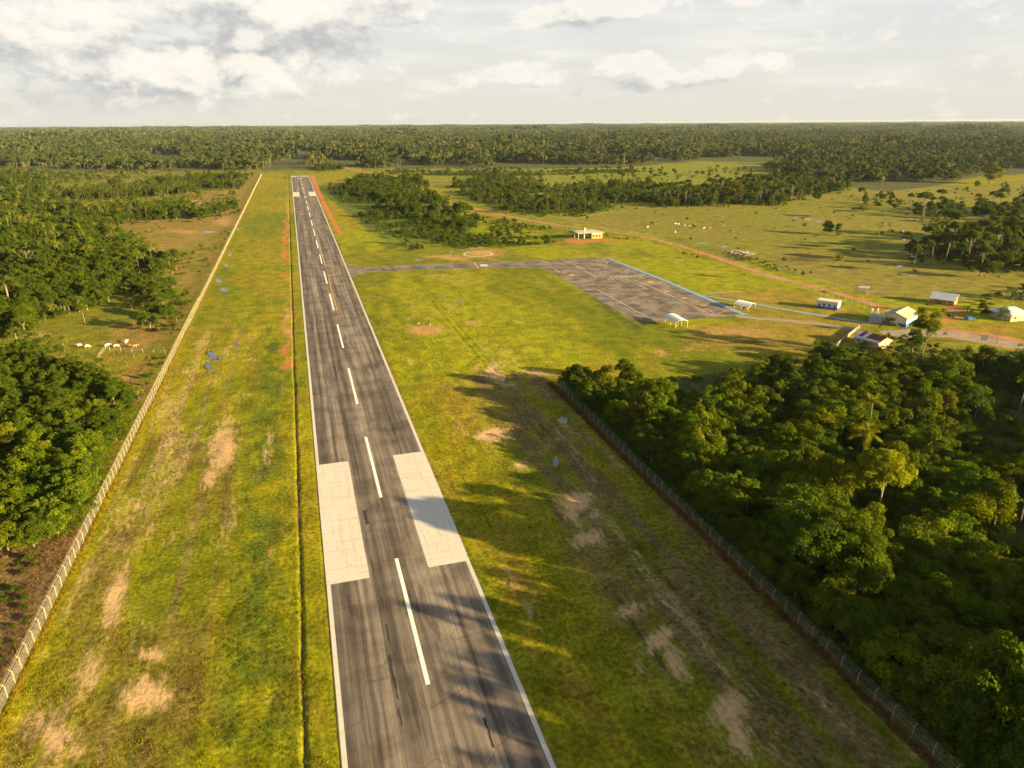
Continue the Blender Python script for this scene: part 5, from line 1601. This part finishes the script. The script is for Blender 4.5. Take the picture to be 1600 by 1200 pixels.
F3 = [(945, 360.5), (985, 366.5), (1022, 374), (1110, 400), (1200, 435), (1255, 452), (1301, 466.5), (1372, 490)]
fence('perimeter_fence', [tuple(xat(*p)) for p in F3], 4.2, 'wire fence between the apron lawn and the red dirt road', coil_len=0, arm=1, post_mat=M_wood)
fence('perimeter_fence', [tuple(xat(*p)) for p in [(590, 283), (655, 300), (690, 318), (745, 333), (800, 346), (900, 361)]], 5, 'far wire fence along the dirt road behind the thicket', coil_len=0, arm=1, post_mat=M_wood)

def post_row(name, px, n, h, label):
    root = empty(name, G(*px[0])); tag(root, label, 'fence')
    o = G(*px[0])
    me = mb_mesh('wood_post', MB().tube([(0, 0, -.2), (0.02, 0, h)], 0.09, 5), M_wood)
    pts = [G(*p) for p in px]
    tot = [0]
    for a, b in zip(pts[:-1], pts[1:]): tot.append(tot[-1] + (b - a).length)
    last = None
    wm = MB()
    for i in range(n):
        s_ = tot[-1] * i / (n - 1)
        j = max(k for k in range(len(tot)) if tot[k] <= s_ + 1e-6); j = min(j, len(pts) - 2)
        p = pts[j].lerp(pts[j + 1], (s_ - tot[j]) / max(1e-6, tot[j + 1] - tot[j])) - o
        q = link('post', me, root, p, rnd.random()); q.scale = (1, 1, .85 + .3 * rnd.random())
        if last is not None:
            for z in (h * .4, h * .8): wm.tube([last + Vector((0, 0, z)), p + Vector((0, 0, z))], .02, 3)
        last = p
    wm.build('wires', M_metal, root)
post_row('post_and_wire_fence', [(153, 562), (160, 552), (170, 542)], 9, 1.7, 'short line of wooden posts at the edge of the shaded clearing')
post_row('post_and_wire_fence', [(172, 549), (217, 551), (258, 553)], 6, 1.7, 'sparse wooden post fence between the cattle and the long fence')
post_row('post_and_wire_fence', [(1200, 418), (1240, 428), (1290, 442), (1335, 456)], 34, 1.4, 'wooden post fence on the pasture side of the red road')
post_row('post_and_wire_fence', [(1354, 460), (1372, 458), (1392, 459)], 9, 1.6, 'small corral fence beside the open hut')
post_row('post_and_wire_fence', [(890, 346), (930, 336), (1000, 326), (1045, 320)], 30, 1.4, 'wooden posts along the far left edge of the pasture')
post_row('post_and_wire_fence', [(1395, 550), (1470, 543), (1540, 552), (1600, 560)], 16, 1.5, 'roadside wooden posts on the strip of yellow grass')

# ------------------------------------------------------------------ buildings
def corrugated(pts, n, th, amp):
    """roof sheet between two edges: pts = eave0, eave1, ridge1, ridge0; ribs run from eave to ridge"""
    e0, e1, r1, r0 = [Vector(p) for p in pts]
    mb = MB()
    nn = (e1 - e0).cross(r0 - e0).normalized()
    if nn.z < 0: nn = -nn
    top = []
    for i in range(n + 1):
        t = i / n
        o = nn * (amp if i % 2 else 0)
        top.append((e0.lerp(e1, t) + o, r0.lerp(r1, t) + o))
    for (a, b), (c, d) in zip(top[:-1], top[1:]):
        dn = nn * -th
        mb.add([a, c, d, b, a + dn, c + dn, d + dn, b + dn], [(0, 1, 2, 3), (7, 6, 5, 4), (0, 4, 5, 1), (2, 6, 7, 3)])
    return mb

M_wallw = plain('white_wall', (0.55, 0.52, 0.44), 0.85, 0.07, 0.6, dirt=(0.55, 0.48, 0.36))
M_roofg = plain('grey_roof', (0.34, 0.33, 0.33), 0.75, 0.12, 0.5, dirt=(0.24, 0.21, 0.18))
M_roofl = plain('pale_metal_roof', (0.50, 0.54, 0.57), 0.5, 0.06, 0.4, dirt=(0.48, 0.48, 0.46))
M_rust = plain('rusty_sheet', (0.13, 0.045, 0.03), 0.8, 0.3, 0.7, dirt=(0.22, 0.09, 0.05))
M_roofw = plain('white_sheet', (0.56, 0.56, 0.54), 0.6, 0.08, 0.5, dirt=(0.5, 0.45, 0.38))
M_orange = plain('orange_brick', (0.52, 0.24, 0.10), 0.9, 0.12, 0.8)
M_beige = plain('beige_wall', (0.40, 0.33, 0.23), 0.9, 0.15, 0.7, dirt=(0.34, 0.27, 0.18))
M_yelw = plain('yellow_wall', (0.42, 0.25, 0.07), 0.9, 0.1, 0.8)
M_fabw = plain('white_membrane', (0.62, 0.62, 0.60), 0.6, 0.04, 0.5)
M_bluecar = plain('blue_car_paint', (0.03, 0.13, 0.42), 0.3, 0.08, 2.0)
M_tyre = plain('rubber', (0.03, 0.03, 0.03), 0.9, 0.1)

def frame_at(p0, p1):
    """origin and heading of a wall whose foot runs from pixel p0 to p1"""
    a, b = G(*p0), G(*p1)
    return a, math.atan2(b.y - a.y, b.x - a.x), (b - a).length

def window(parent, x, y, z, w_, h, face='front', mat=M_blue, name='window', depth=0.10):
    """framed opening standing 3 cm proud of a wall lying in the plane y (front) or x (side)"""
    mb, gl = MB(), MB()
    t = 0.07
    def bx(m, a0, a1, b0, b1, d0, d1):
        if face == 'front': m.box(a0, a1, y - d1, y - d0, b0, b1)
        else: m.box(x + d0, x + d1, a0, a1, b0, b1)
    c = x if face == 'front' else y
    bx(mb, c, c + w_, z, z + t, .0, .06); bx(mb, c, c + w_, z + h - t, z + h, .0, .06)
    bx(mb, c, c + t, z + t, z + h - t, .0, .06); bx(mb, c + w_ - t, c + w_, z + t, z + h - t, .0, .06)
    bx(mb, c + w_ / 2 - .03, c + w_ / 2 + .03, z + t, z + h - t, .0, .05)
    bx(gl, c + t, c + w_ - t, z + t, z + h - t, .005, .03)
    f = mb.build(name, mat, parent)
    gl.build('pane' if name == 'window' else 'door_leaf', mat if mat in (M_blue,) else (M_glass if name == 'window' else mat), f)
    return f

# white and blue block
o_, rz, L = frame_at((1275, 480.5), (1308, 485))
hb = empty('small_building', o_, rz); tag(hb, 'small flat roofed white building with a blue base, blue doors and windows on the lawn', 'building')
D, H = 5.6, 3.6
wl = MB().box(0, L, 0, D, 0, H); wl.build('wall', M_wallw, hb)
MB().box(-.04, L + .04, -.04, D + .04, 0, 0.95).build('blue_base', M_blue, hb)
MB().box(-.12, L + .12, -.12, D + .12, H, H + .18).build('roof', M_wallw, hb)
for x in (0.10, 0.82): window(hb, x * L, -.04, 0.05, 0.085 * L, 2.15, mat=M_blue, name='door')
for x in (0.30, 0.55): window(hb, x * L, 0, 1.25, 0.125 * L, 1.2, mat=M_blue)

# terminal: gable towards the apron side, grey roof
o_, rz, L = frame_at((1378.5, 505), (1415, 511.5))
tb = empty('terminal_building', o_, rz); tag(tb, 'white gabled building with grey roof and blue painted base beside the tall tree', 'building')
D, H, RH = 13.5, 4.0, 1.9
w_ = MB().box(0, L, 0, D, 0, H)
w_.add([(0, 0, H), (L, 0, H), (L / 2, 0, H + RH), (0, D, H), (L, D, H), (L / 2, D, H + RH)], [(0, 1, 2), (5, 4, 3), (0, 2, 5, 3), (1, 4, 5, 2)])
w_.build('wall', M_wallw, tb)
MB().box(-.03, L + .03, -.03, D + .03, 0, 1.35).build('blue_base', M_blue, tb)
rf = corrugated([(-.9, -.7, H - .28), (-.9, D + .7, H - .28), (L / 2, D + .7, H + RH + .06), (L / 2, -.7, H + RH + .06)], 40, .05, .05).build('roof', M_roofg, tb)
corrugated([(L + .9, -.7, H - .28), (L + .9, D + .7, H - .28), (L / 2, D + .7, H + RH + .06), (L / 2, -.7, H + RH + .06)], 40, .05, .05).build('roof', M_beige, tb)  # same grey sheeting, beige here: the sunlit slope is put into the colour
MB().box(L / 2 - .15, L / 2 + .15, -.75, D + .75, H + RH + .09, H + RH + .17).build('ridge_cap', M_roofg, tb)
for y in (2, 6, 10): window(tb, -.003, y, 1.6, 1.4, 1.2, face='side', mat=M_metal)
window(tb, 1.2, 0, 1.5, 1.2, 1.1, mat=M_metal)
# lattice pavilion on its left
o2, rz2, L2 = frame_at((1357, 506), (1377, 508))
pv = empty('lattice_pavilion', o2, rz2); tag(pv, 'grey lattice shelter leaning against the left of the white gabled building', 'shelter')
for i in range(9):
    for (a, b) in (((i * L2 / 8, 0, 0), (i * L2 / 8, 3.2, 2.9)), ):
        MB().tube([a, b], .05, 4).build('slat', M_metal, pv)
MB().box(0, L2, 3.2, 3.3, 0, 2.9).build('rear_panel', M_roofg, pv)
for z, y in ((.9, 1.0), (1.9, 2.1), (2.85, 3.15)): MB().tube([(0, y, z), (L2, y, z)], .04, 4).build('rail', M_metal, pv)
MB().box(0, L2, 3.3, 8.0, 2.8, 2.9).build('roof', M_roofg, pv)

# rusty roofed house
o_, rz, L = frame_at((1334.5, 535.5), (1371, 546))
rb_ = empty('house', o_, rz); tag(rb_, 'low beige house with a patchwork roof of rusty and white sheets beside the wood', 'house')
D, H, RH = 8.5, 2.9, 1.5
w_ = MB().box(0, L, 0, D, 0, H)
w_.add([(0, 0, H), (0, D, H), (0, D / 2, H + RH), (L, 0, H), (L, D, H), (L, D / 2, H + RH)], [(0, 2, 1), (3, 4, 5), (0, 3, 5, 2), (1, 2, 5, 4)])
w_.build('wall', M_beige, rb_)
ns = 7
for k in range(ns):
    a, b = -.6 + (L + 1.2) * k / ns, -.6 + (L + 1.2) * (k + 1) / ns
    lo = [(a, -.7, H - .25), (b, -.7, H - .25), (b, D * .08, H + RH * .16), (a, D * .08, H + RH * .16)]
    hi_ = [(a, D * .06, H + RH * .20), (b, D * .06, H + RH * .20), (b, D / 2, H + RH + .1), (a, D / 2, H + RH + .1)]
    corrugated(lo, 5, .03, .04).build('roof_sheet', M_roofw, rb_)
    corrugated(hi_, 5, .03, .04).build('roof_sheet', M_roofw if k in (0, 2) else M_rust, rb_)
    corrugated([(a, D + .7, H - .25), (b, D + .7, H - .25), (b, D / 2, H + RH + .12), (a, D / 2, H + RH + .12)], 5, .03, .04).build('roof_sheet', M_rust, rb_)
for x in (1.2, 4.2): window(rb_, x, 0, 1.0, 1.1, 1.0, mat=M_wood)
window(rb_, 6.6, 0, 0.05, .9, 2.0, mat=M_wood, name='door')

# orange house
o_, rz, L = frame_at((1453, 473.5), (1489, 478.5))
oh = empty('house', o_, rz); tag(oh, 'orange walled house with a pale metal roof and a porch behind the dirt road', 'house')
D, H, RH = 8.5, 3.2, 1.7
w_ = MB().box(0, L, 1.8, D, 0, H)
w_.add([(0, 1.8, H), (0, D, H), (0, D / 2 + .9, H + RH), (L, 1.8, H), (L, D, H), (L, D / 2 + .9, H + RH)], [(0, 2, 1), (3, 4, 5), (0, 3, 5, 2), (1, 2, 5, 4)])
w_.build('wall', M_orange, oh)
corrugated([(-.7, -.5, H - .75), (L + .7, -.5, H - .75), (L + .7, D / 2 + .9, H + RH + .08), (-.7, D / 2 + .9, H + RH + .08)], 34, .05, .05).build('roof', M_roofl, oh)
corrugated([(-.7, D + .8, H - .25), (L + .7, D + .8, H - .25), (L + .7, D / 2 + .9, H + RH + .12), (-.7, D / 2 + .9, H + RH + .12)], 34, .05, .05).build('roof', M_roofl, oh)
for i in range(5): MB().tube([(i * L / 4, 0, 0), (i * L / 4, 0, H - .78)], .08, 6).build('porch_post', M_wood, oh)
MB().box(0, L, 0, .08, .6, .72).build('porch_rail', M_wood, oh)
for x in (1.5, 7.5): window(oh, x, 1.8, 1.0, 1.2, 1.1, mat=M_wood)
window(oh, 4.6, 1.8, 0.05, 1.0, 2.1, mat=M_yelw, name='door')
for y in (3.5, 6.0): window(oh, L, y, 1.1, 1.0, 1.1, face='side', mat=M_wood)

# grey roofed house at the right edge
o_, rz, L = frame_at((1546, 494), (1578, 503))
gh = empty('house', o_, rz); tag(gh, 'house with a broad pale grey hipped roof and beige walls beside the blue car', 'house')
D, H, RH = 9.5, 3.1, 2.2
MB().box(0, L, 0, D, 0, H).build('wall', M_beige, gh)
x0, x1, y0, y1, z0 = -1.3, L + 1.3, -1.3, D + 1.3, H - .2
ra, rb2 = (L / 2 - .5, D * .36, H + RH), (L / 2 - .5, D * .78, H + RH)
for q in ([(x0, y0, z0), (x1, y0, z0), ra, ra], [(x0, y1, z0), (x1, y1, z0), rb2, rb2], [(x0, y0, z0), (x0, y1, z0), rb2, ra], [(x1, y0, z0), (x1, y1, z0), rb2, ra]):
    corrugated(q, 30, .05, .05).build('roof', M_roofl, gh)
for x in (1.0, 4.5): window(gh, x, 0, 1.0, 1.2, 1.1, mat=M_wood)
window(gh, L, 2.0, 1.0, 1.2, 1.1, face='side', mat=M_wood)
o2 = G(1588, 502); MB().add([(0, 0, 0), (.5, 0, 0), (.1, .3, 2.2), (-.4, .3, 2.2)], [(0, 1, 2, 3)]).box(0, .4, .4, .5, 0, 1.8)
# yellow booth with water tank
o_, rz, L = frame_at((924.5, 373), (941.3, 372.2))
bt = empty('booth', o_, rz); tag(bt, 'yellow walled booth with a flat overhanging roof and open carport by the fence', 'building')
D, H = 8, 4.6
MB().box(0, L, 0, D, 0, H).build('wall', M_yelw, bt)
MB().box(-.03, L + .03, -.03, D + .03, H * .66, H - .02).build('white_band', M_beige, bt)
MB().slab([(-11.5, -1.2, H + .1), (L + 1.2, -1.2, H + .1), (L * .6, D + 1.5, H + .9), (-13.5, D + 1.5, H + .9)], .25).build('roof', M_conc, bt)
for x, y in ((-11, -.6), (-11, D), (-8, D), (-5.5, D)): MB().tube([(x, y, 0), (x, y, H)], .16, 6).build('column', M_white, bt)
for x in (0.8, 3.2, 5.6): window(bt, x, -.03, 1.0, 1.4, 1.9, mat=M_orange)
wt = empty('water_tank', G(912.7, 373), 0); tag(wt, 'pale water tank on a tall white column beside the yellow booth', 'water tank')
MB().tube([(0, 0, 0), (0, 0, 6.4)], .36, 8).build('column', M_white, wt)
MB().tube([(0, 0, 6.4), (0, 0, 6.6), (0, 0, 8.0), (0, 0, 8.4)], [1.0, 1.2, 1.25, .4], 12).build('tank', M_conc, wt)

# barrel roofed shelters
def shelter(p0, p1, depth_px, h, label, posts=True):
    o_, rz, L = frame_at(p0, p1)
    q = empty('shelter', o_, rz); tag(q, label, 'shelter')
    far = G(*depth_px) - o_
    lx = Vector((math.cos(rz), math.sin(rz), 0)); ly = Vector((-math.sin(rz), math.cos(rz), 0))
    dv = Vector((far.dot(lx), far.dot(ly), 0))
    mb = MB(); n = 10
    top = []
    for i in range(n + 1):
        t = i / n
        z = h + 0.95 * math.sin(math.pi * t)
        top.append((Vector((-.4 + (L + .8) * t, 0, z)) - dv * .05, Vector((-.4 + (L + .8) * t, 0, z)) + dv * 1.05))
    for (a, b), (c, d) in zip(top[:-1], top[1:]):
        dn = Vector((0, 0, -.07))
        mb.add([a, c, d, b, a + dn, c + dn, d + dn, b + dn], [(0, 1, 2, 3), (7, 6, 5, 4), (0, 4, 5, 1), (2, 6, 7, 3), (0, 3, 7, 4), (1, 5, 6, 2)])
    mb.build('roof', M_fabw, q)
    rib = MB()
    for j in range(6):
        off = dv * (j / 5)
        rib.tube([Vector((-.4 + (L + .8) * i / n, 0, h + .99 + .0 + 0.95 * math.sin(math.pi * i / n) - .95)) + off for i in range(n + 1)], .05, 4)
    rib.build('roof_rib', M_metal, q)
    if posts:
        for x in (0, L):
            for t in (0, .5, 1):
                p = Vector((x, 0, 0)) + dv * t
                MB().tube([p, p + Vector((0, 0, h))], .09, 6).build('post', M_white, q)
        for t in (.15,):
            p = dv * t
            MB().box(p.x + 1.2, p.x + L - 1, p.y + .6, p.y + 1.1, .38, .46).box(p.x + 1.3, p.x + 1.4, p.y + .65, p.y + 1.05, 0, .38).box(p.x + L - 1.2, p.x + L - 1.1, p.y + .65, p.y + 1.05, 0, .38).build('bench', M_conc, q)
    return q
shelter((1055.5, 513), (1073.5, 511.5), (1039, 503), 2.7, 'white barrel roofed shelter with a bench at the near corner of the apron')
shelter((1169, 486), (1179.5, 480.5), (1147, 481), 1.9, 'low white barrel roof over the light blue path')
# open hut by the road
o_, rz, L = frame_at((1341, 460.5), (1352.5, 462))
hu = empty('open_hut', o_, rz); tag(hu, 'small open hut with a grey lean-to roof on the shaded pasture edge', 'hut')
MB().slab([(-.6, -.5, 3.6), (L + .6, -.5, 3.9), (L + .6, 3.2, 4.3), (-.6, 3.2, 4.0)], .12).build('roof', M_roofl, hu)
for x in (0, L):
    for y in (0, 2.8): MB().tube([(x, y, 0), (x, y, 4.0)], .11, 5).build('post', M_wood, hu)
for z in (.6, 1.1, 1.6):
    for y in (0, 2.8): MB().box(0, L, y, y + .06, z, z + .16).build('plank', M_wood, hu)
# low wall at the corner
o_, rz, L = frame_at((1293, 553), (1343, 512))
lw = empty('boundary_wall', o_, rz); tag(lw, 'low grey wall from the wood to the rusty roofed house', 'wall')
M_oldw = plain('old_wall', (0.20, 0.18, 0.14), .95, .2, .6)
MB().box(0, L, 0, .2, 0, 1.2).build('wall', M_oldw, lw)
MB().box(0, L, -.05, .25, 1.2, 1.28).build('coping', M_conc, lw)
# white trestles
for px, lb in ((1362, 'left of the two white A-shaped stands at the corner fence'), (1370.5, 'right of the two white A-shaped stands at the corner fence')):
    q = empty('trestle', G(px, 491.3)); tag(q, lb, 'stand')
    for k, (x, y) in enumerate(((-.9, -.4), (.9, -.4), (0, .8))): MB().tube([(x, y, 0), (0, 0, 2.6)], .10, 5).build('leg', M_white, q)
    MB().box(-.3, .3, -.25, .25, 2.5, 2.75).build('head', M_white, q)
# dark sign board seen from behind
o_ = G(1536, 538)
sg = empty('sign_board', o_, R(-20)); tag(sg, 'dark square sign board on two posts facing the dirt road', 'sign')
MB().slab([(-1.3, 0, 3.7), (1.3, 0, 3.7), (1.3, .06, 3.7), (-1.3, .06, 3.7)], 2.1).build('panel', plain('sign_back', (0.06, 0.065, 0.07), .6), sg)
for x in (-1.0, 1.0): MB().tube([(x, .1, 0), (x, .1, 3.6)], .06, 5).build('post', M_wood, sg)
# small blue car
def car(px, rz, label):
    q = empty('parked_car', G(*px), rz); tag(q, label, 'car')
    MB().add([(-2, -.8, .35), (2, -.8, .35), (2, .8, .35), (-2, .8, .35), (-2, -.8, .95), (2.0, -.8, .85), (2.0, .8, .85), (-2, .8, .95)], [(3, 2, 1, 0), (4, 5, 6, 7), (0, 1, 5, 4), (1, 2, 6, 5), (2, 3, 7, 6), (3, 0, 4, 7)]).build('body', M_bluecar, q)
    MB().add([(-1.9, -.75, .93), (1.1, -.75, .90), (1.1, .75, .90), (-1.9, .75, .93), (-1.7, -.65, 1.5), (.3, -.65, 1.5), (.3, .65, 1.5), (-1.7, .65, 1.5)], [(4, 5, 6, 7)]).box(-1.72, .32, -.67, .67, 1.46, 1.53).build('roof', M_bluecar, q)
    MB().add([(-1.9, -.76, .93), (1.1, -.76, .90), (1.1, .76, .90), (-1.9, .76, .93), (-1.7, -.64, 1.47), (.3, -.64, 1.47), (.3, .64, 1.47), (-1.7, .64, 1.47)], [(0, 1, 5, 4), (1, 2, 6, 5), (2, 3, 7, 6), (3, 0, 4, 7)]).build('windows', M_glass, q)
    for x in (-1.3, 1.3):
        for y in (-.8, .8): MB().tube([(x, y - .09, .33), (x, y + .09, .33)], .33, 10).build('wheel', M_tyre, q)
car((1516, 500), R(-8), 'small blue car parked beside the grey roofed house')

# far sheds behind the pasture, small and pale
for px, lb in ((1209, 'left of two tiny white sheds in the trees behind the pasture'), (1217, 'right of two tiny white sheds in the trees behind the pasture')):
    q = empty('shed', G(px, 307)); tag(q, lb, 'shed')
    MB().box(-2.5, 2.5, 0, 4, 0, 2.6).build('wall', M_beige, q)
    MB().slab([(-3, -.6, 2.7), (3, -.6, 2.7), (3, 4.6, 3.6), (-3, 4.6, 3.6)], .1).build('roof', M_roofw, q)

# ------------------------------------------------------------------ animals and people
def skinned(name, vs, es, rad, mats, pick=None, sub=1):
    me = bpy.data.meshes.new(name); me.from_pydata(vs, es, [])
    o = bpy.data.objects.new(name, me); C.objects.link(o)
    m = o.modifiers.new('skin', 'SKIN'); m.use_smooth_shade = True
    me.skin_vertices[0].data[0].use_root = True
    for i, r_ in enumerate(rad):
        me.skin_vertices[0].data[i].radius = r_ if isinstance(r_, tuple) else (r_, r_)
    s_ = o.modifiers.new('sub', 'SUBSURF'); s_.levels = sub; s_.render_levels = sub
    dg = bpy.context.evaluated_depsgraph_get()
    out = bpy.data.meshes.new_from_object(o.evaluated_get(dg))
    out.name = name
    bpy.data.objects.remove(o)
    out.materials.clear()
    for m_ in mats: out.materials.append(m_)
    if pick:
        for p in out.polygons: p.material_index = pick(p.center)
    return out
M_hidew = plain('white_hide', (0.68, 0.64, 0.56), .9, .1, 2)
M_hideb = plain('tan_hide', (0.36, 0.20, 0.09), .9, .2, 2)
cowv = [(0, 0, 1.1), (-.75, 0, 1.15), (.7, 0, 1.12), (1.05, 0, 1.25), (1.45, 0, 1.2), (1.72, 0, 1.0), (-1.0, 0, 1.05), (-1.12, 0, .5)]
cowe = [(0, 1), (0, 2), (2, 3), (3, 4), (4, 5), (1, 6), (6, 7)]
cowr = [(.34, .40), (.32, .36), (.30, .38), .2, .14, .09, .06, .03]
for sx, x in ((2, .62), (1, -.68)):
    for y in (-.2, .2):
        b = len(cowv)
        cowv += [(x, y, .75), (x + (.06 if sx == 1 else 0), y, .38), (x, y, .03)]
        cowe += [(sx, b), (b, b + 1), (b + 1, b + 2)]
        cowr += [.13, .07, .06]
cow_w = skinned('cow_body', cowv, cowe, cowr, [M_hidew]); cow_b = skinned('cow_body', cowv, cowe, cowr, [M_hideb])
grz = [v if i not in (3, 4, 5) else {3: (1.0, 0, .95), 4: (1.25, 0, .6), 5: (1.4, 0, .25)}[i] for i, v in enumerate(cowv)]
cow_g = skinned('cow_body', grz, cowe, cowr, [M_hidew])
horn = MB().tube([(1.38, -.1, 1.32), (1.36, -.25, 1.45)], .03, 4).tube([(1.38, .1, 1.32), (1.36, .25, 1.45)], .03, 4)
ear = mb_mesh('horns', horn, M_conc)
def cow(px, py, kind, rz, label, group):
    q = empty('cow', G(px, py), rz); tag(q, label, 'cow', group)
    bd = {'w': cow_w, 'b': cow_b, 'g': cow_g}[kind]
    link('body', bd, q)
    if kind != 'g': link('horns', ear, q)
    q.scale = (0.92,) * 3
for i, (x, y, k, rz, lb) in enumerate([(125, 542, 'w', 2.9, 'leftmost white cow in the shaded clearing beside the left wood'), (137, 543.5, 'g', .2, 'white cow grazing second from the left in the clearing'),
        (168, 542, 'w', 0.1, 'white cow standing by the wooden posts of the clearing'), (182, 543, 'g', .3, 'white cow grazing just right of the wooden posts'),
        (198, 536, 'w', 1.2, 'white cow seen end on behind the others near the brush'), (204, 543, 'b', 2.7, 'left of the two tan cows near the long fence'), (211, 543.5, 'b', .1, 'right of the two tan cows near the long fence')]):
    cow(x, y, k, rz, lb, 'cattle in the clearing left of the fence')
for (x, y, k, rz, lb) in [(1055, 351, 'w', .2, 'white cow at the left of the pasture herd'), (1060, 351.5, 'g', 2.8, 'white cow grazing second in the pasture herd'), (1070, 354, 'w', 1.0, 'white cow standing nearer than the pasture herd'),
        (1077, 354.5, 'b', .3, 'brown cow in the middle of the pasture herd'), (1086, 352.5, 'w', .4, 'white cow at the right of the pasture herd'), (1100, 357.5, 'g', 3.0, 'white cow grazing alone right of the pasture herd'),
        (1109, 357, 'w', 2.0, 'white cow farthest right beside the muddy patch'), (1012, 356, 'w', .5, 'white cow alone near the left fence of the pasture'), (1055, 364, 'g', .7, 'white cow grazing nearest to the apron fence'),
        (1130, 354, 'w', 1.9, 'white cow on the dark mud of the pasture')]:
    cow(x, y, k, rz, lb, 'cattle on the large pasture')

M_skin = plain('skin', (0.22, 0.12, 0.07), .7, .05); M_shw = plain('white_shirt', (0.75, 0.75, 0.72), .9, .03); M_shd = plain('dark_shirt', (0.03, 0.035, 0.05), .9, .05)
M_trd = plain('dark_trousers', (0.03, 0.03, 0.04), .9, .05); M_trl = plain('light_trousers', (0.50, 0.46, 0.38), .9, .05); M_hair = plain('black_hair', (0.015, 0.012, 0.010), .8, .05)
def person(px, py, rz, shirt, trs, label):
    V_ = [(0, 0, .95), (0, 0, 1.15), (0, 0, 1.38), (0, 0, 1.50), (0, 0.02, 1.60), (0, .02, 1.72)]
    E_ = [(0, 1), (1, 2), (2, 3), (3, 4), (4, 5)]
    Rr = [(.15, .11), (.14, .10), (.16, .10), .055, .085, .07]
    for s_ in (-1, 1):
        b = len(V_)
        V_ += [(s_ * .19, 0, 1.40), (s_ * .26, .02, 1.14), (s_ * .27, .12, .92), (s_ * .27, .15, .84)]
        E_ += [(2, b), (b, b + 1), (b + 1, b + 2), (b + 2, b + 3)]
        Rr += [.055, .045, .035, .04]
        b = len(V_)
        V_ += [(s_ * .10, 0, .86), (s_ * .11, .02 * s_ + .03, .48), (s_ * .12, .05 * s_, .08), (s_ * .13, .05 * s_ + .14, .03)]
        E_ += [(0, b), (b, b + 1), (b + 1, b + 2), (b + 2, b + 3)]
        Rr += [.085, .06, .045, .04]
    def pk(c):
        if c.z > 1.66 or (c.z > 1.56 and c.y < -.0): return 3
        if c.z > 1.46: return 0
        if c.z > 0.98 and not (abs(c.x) > .22 and c.z < 1.1): return 1
        if abs(c.x) > .2 and c.z > .7: return 0
        return 2
    me = skinned('person_body', V_, E_, Rr, [M_skin, shirt, trs, M_hair], pk, 2)
    q = link('person', me, None, G(px, py), rz); tag(q, label, 'person')
person(654.5, 509.5, R(160), M_shw, M_trd, 'person in a white shirt and dark trousers standing on the bare patch in the grass')
person(672.5, 508.5, R(200), M_shd, M_trl, 'person in a dark shirt and light trousers to the right of the white shirted one')
person(1062, 512, R(100), M_shd, M_trd, 'person in dark clothes under the barrel roofed shelter')

# ------------------------------------------------------------------ heaps and stones
def heap():
    r = random.Random(4)
    mb = MB()
    o = G(1158, 396)
    ax_ = (G(1178, 398) - G(1140, 394)); L = ax_.length; d = ax_.normalized(); n_ = Vector((-d.y, d.x, 0))
    for i in range(260):
        t = r.uniform(-.5, .5) * L; s_ = r.gauss(0, 3.2)
        z = max(0, 1.8 * (1 - abs(s_) / 8) * (1 - abs(t) / L * 1.4)) * r.random()
        p = d * t + n_ * s_ + Vector((0, 0, z + .2))
        a = r.random() * 6.28; l = r.uniform(.5, 1.8)
        e = Vector((math.cos(a), math.sin(a), r.uniform(-.2, .4))) * l
        mb.tube([p, p + e], r.uniform(.1, .3), 5)
    q = mb.build('rubble_heap', plain('rubble', (0.36, 0.31, 0.24), .95, .4, .6), loc=o)
    tag(q, 'heap of grey logs and rubble on the shaded corner of the pasture', 'rubble heap', kind='stuff')
heap()
for i, (cx, cy_, rx, ry) in enumerate([(1411, 361, 3, 1.6), (1415, 370, 6, 3), (1413, 375, 4, 1.5), (1428, 382, 6, 3), (1421, 391, 3, 1), (1441, 397, 5, 1.2), (1426, 401, 6, 1.2), (1474, 402, 4, 1.3), (1427, 408, 4, 2),
        (1429, 423, 4, 3.5), (1424, 431, 3, 2), (1405, 416, 6, 1.2), (1260, 343, 10, 1.2), (1240, 341, 6, 1), (1278, 346, 7, 1), (1300, 350, 5, .8), (1560, 432, 3, 2)]):
    sheet('puddle', blob(cx, cy_, rx, ry, i + 61), 0.03, M_water, kind='structure')

# ------------------------------------------------------------------ haze
def haze():
    m = bpy.data.materials.new('haze'); m.use_nodes = True
    t = NT(m.node_tree)
    pv_ = t.n('ShaderNodeVolumePrincipled', ins={'Color': (0.56, 0.66, 0.78, 1), 'Density': HAZE_D, 'Anisotropy': 0.2})
    o = t.n('ShaderNodeOutputMaterial'); t.nt.links.new(pv_.outputs[0], o.inputs['Volume'])
    mb = MB().box(-22500, 24500, -900, 23500, -1.6, 86.5)
    q = mb.build('haze', m); tag(q, 'thin pale haze over the forest', 'haze', kind='stuff')
HAZE_D = 2.4e-5
haze()
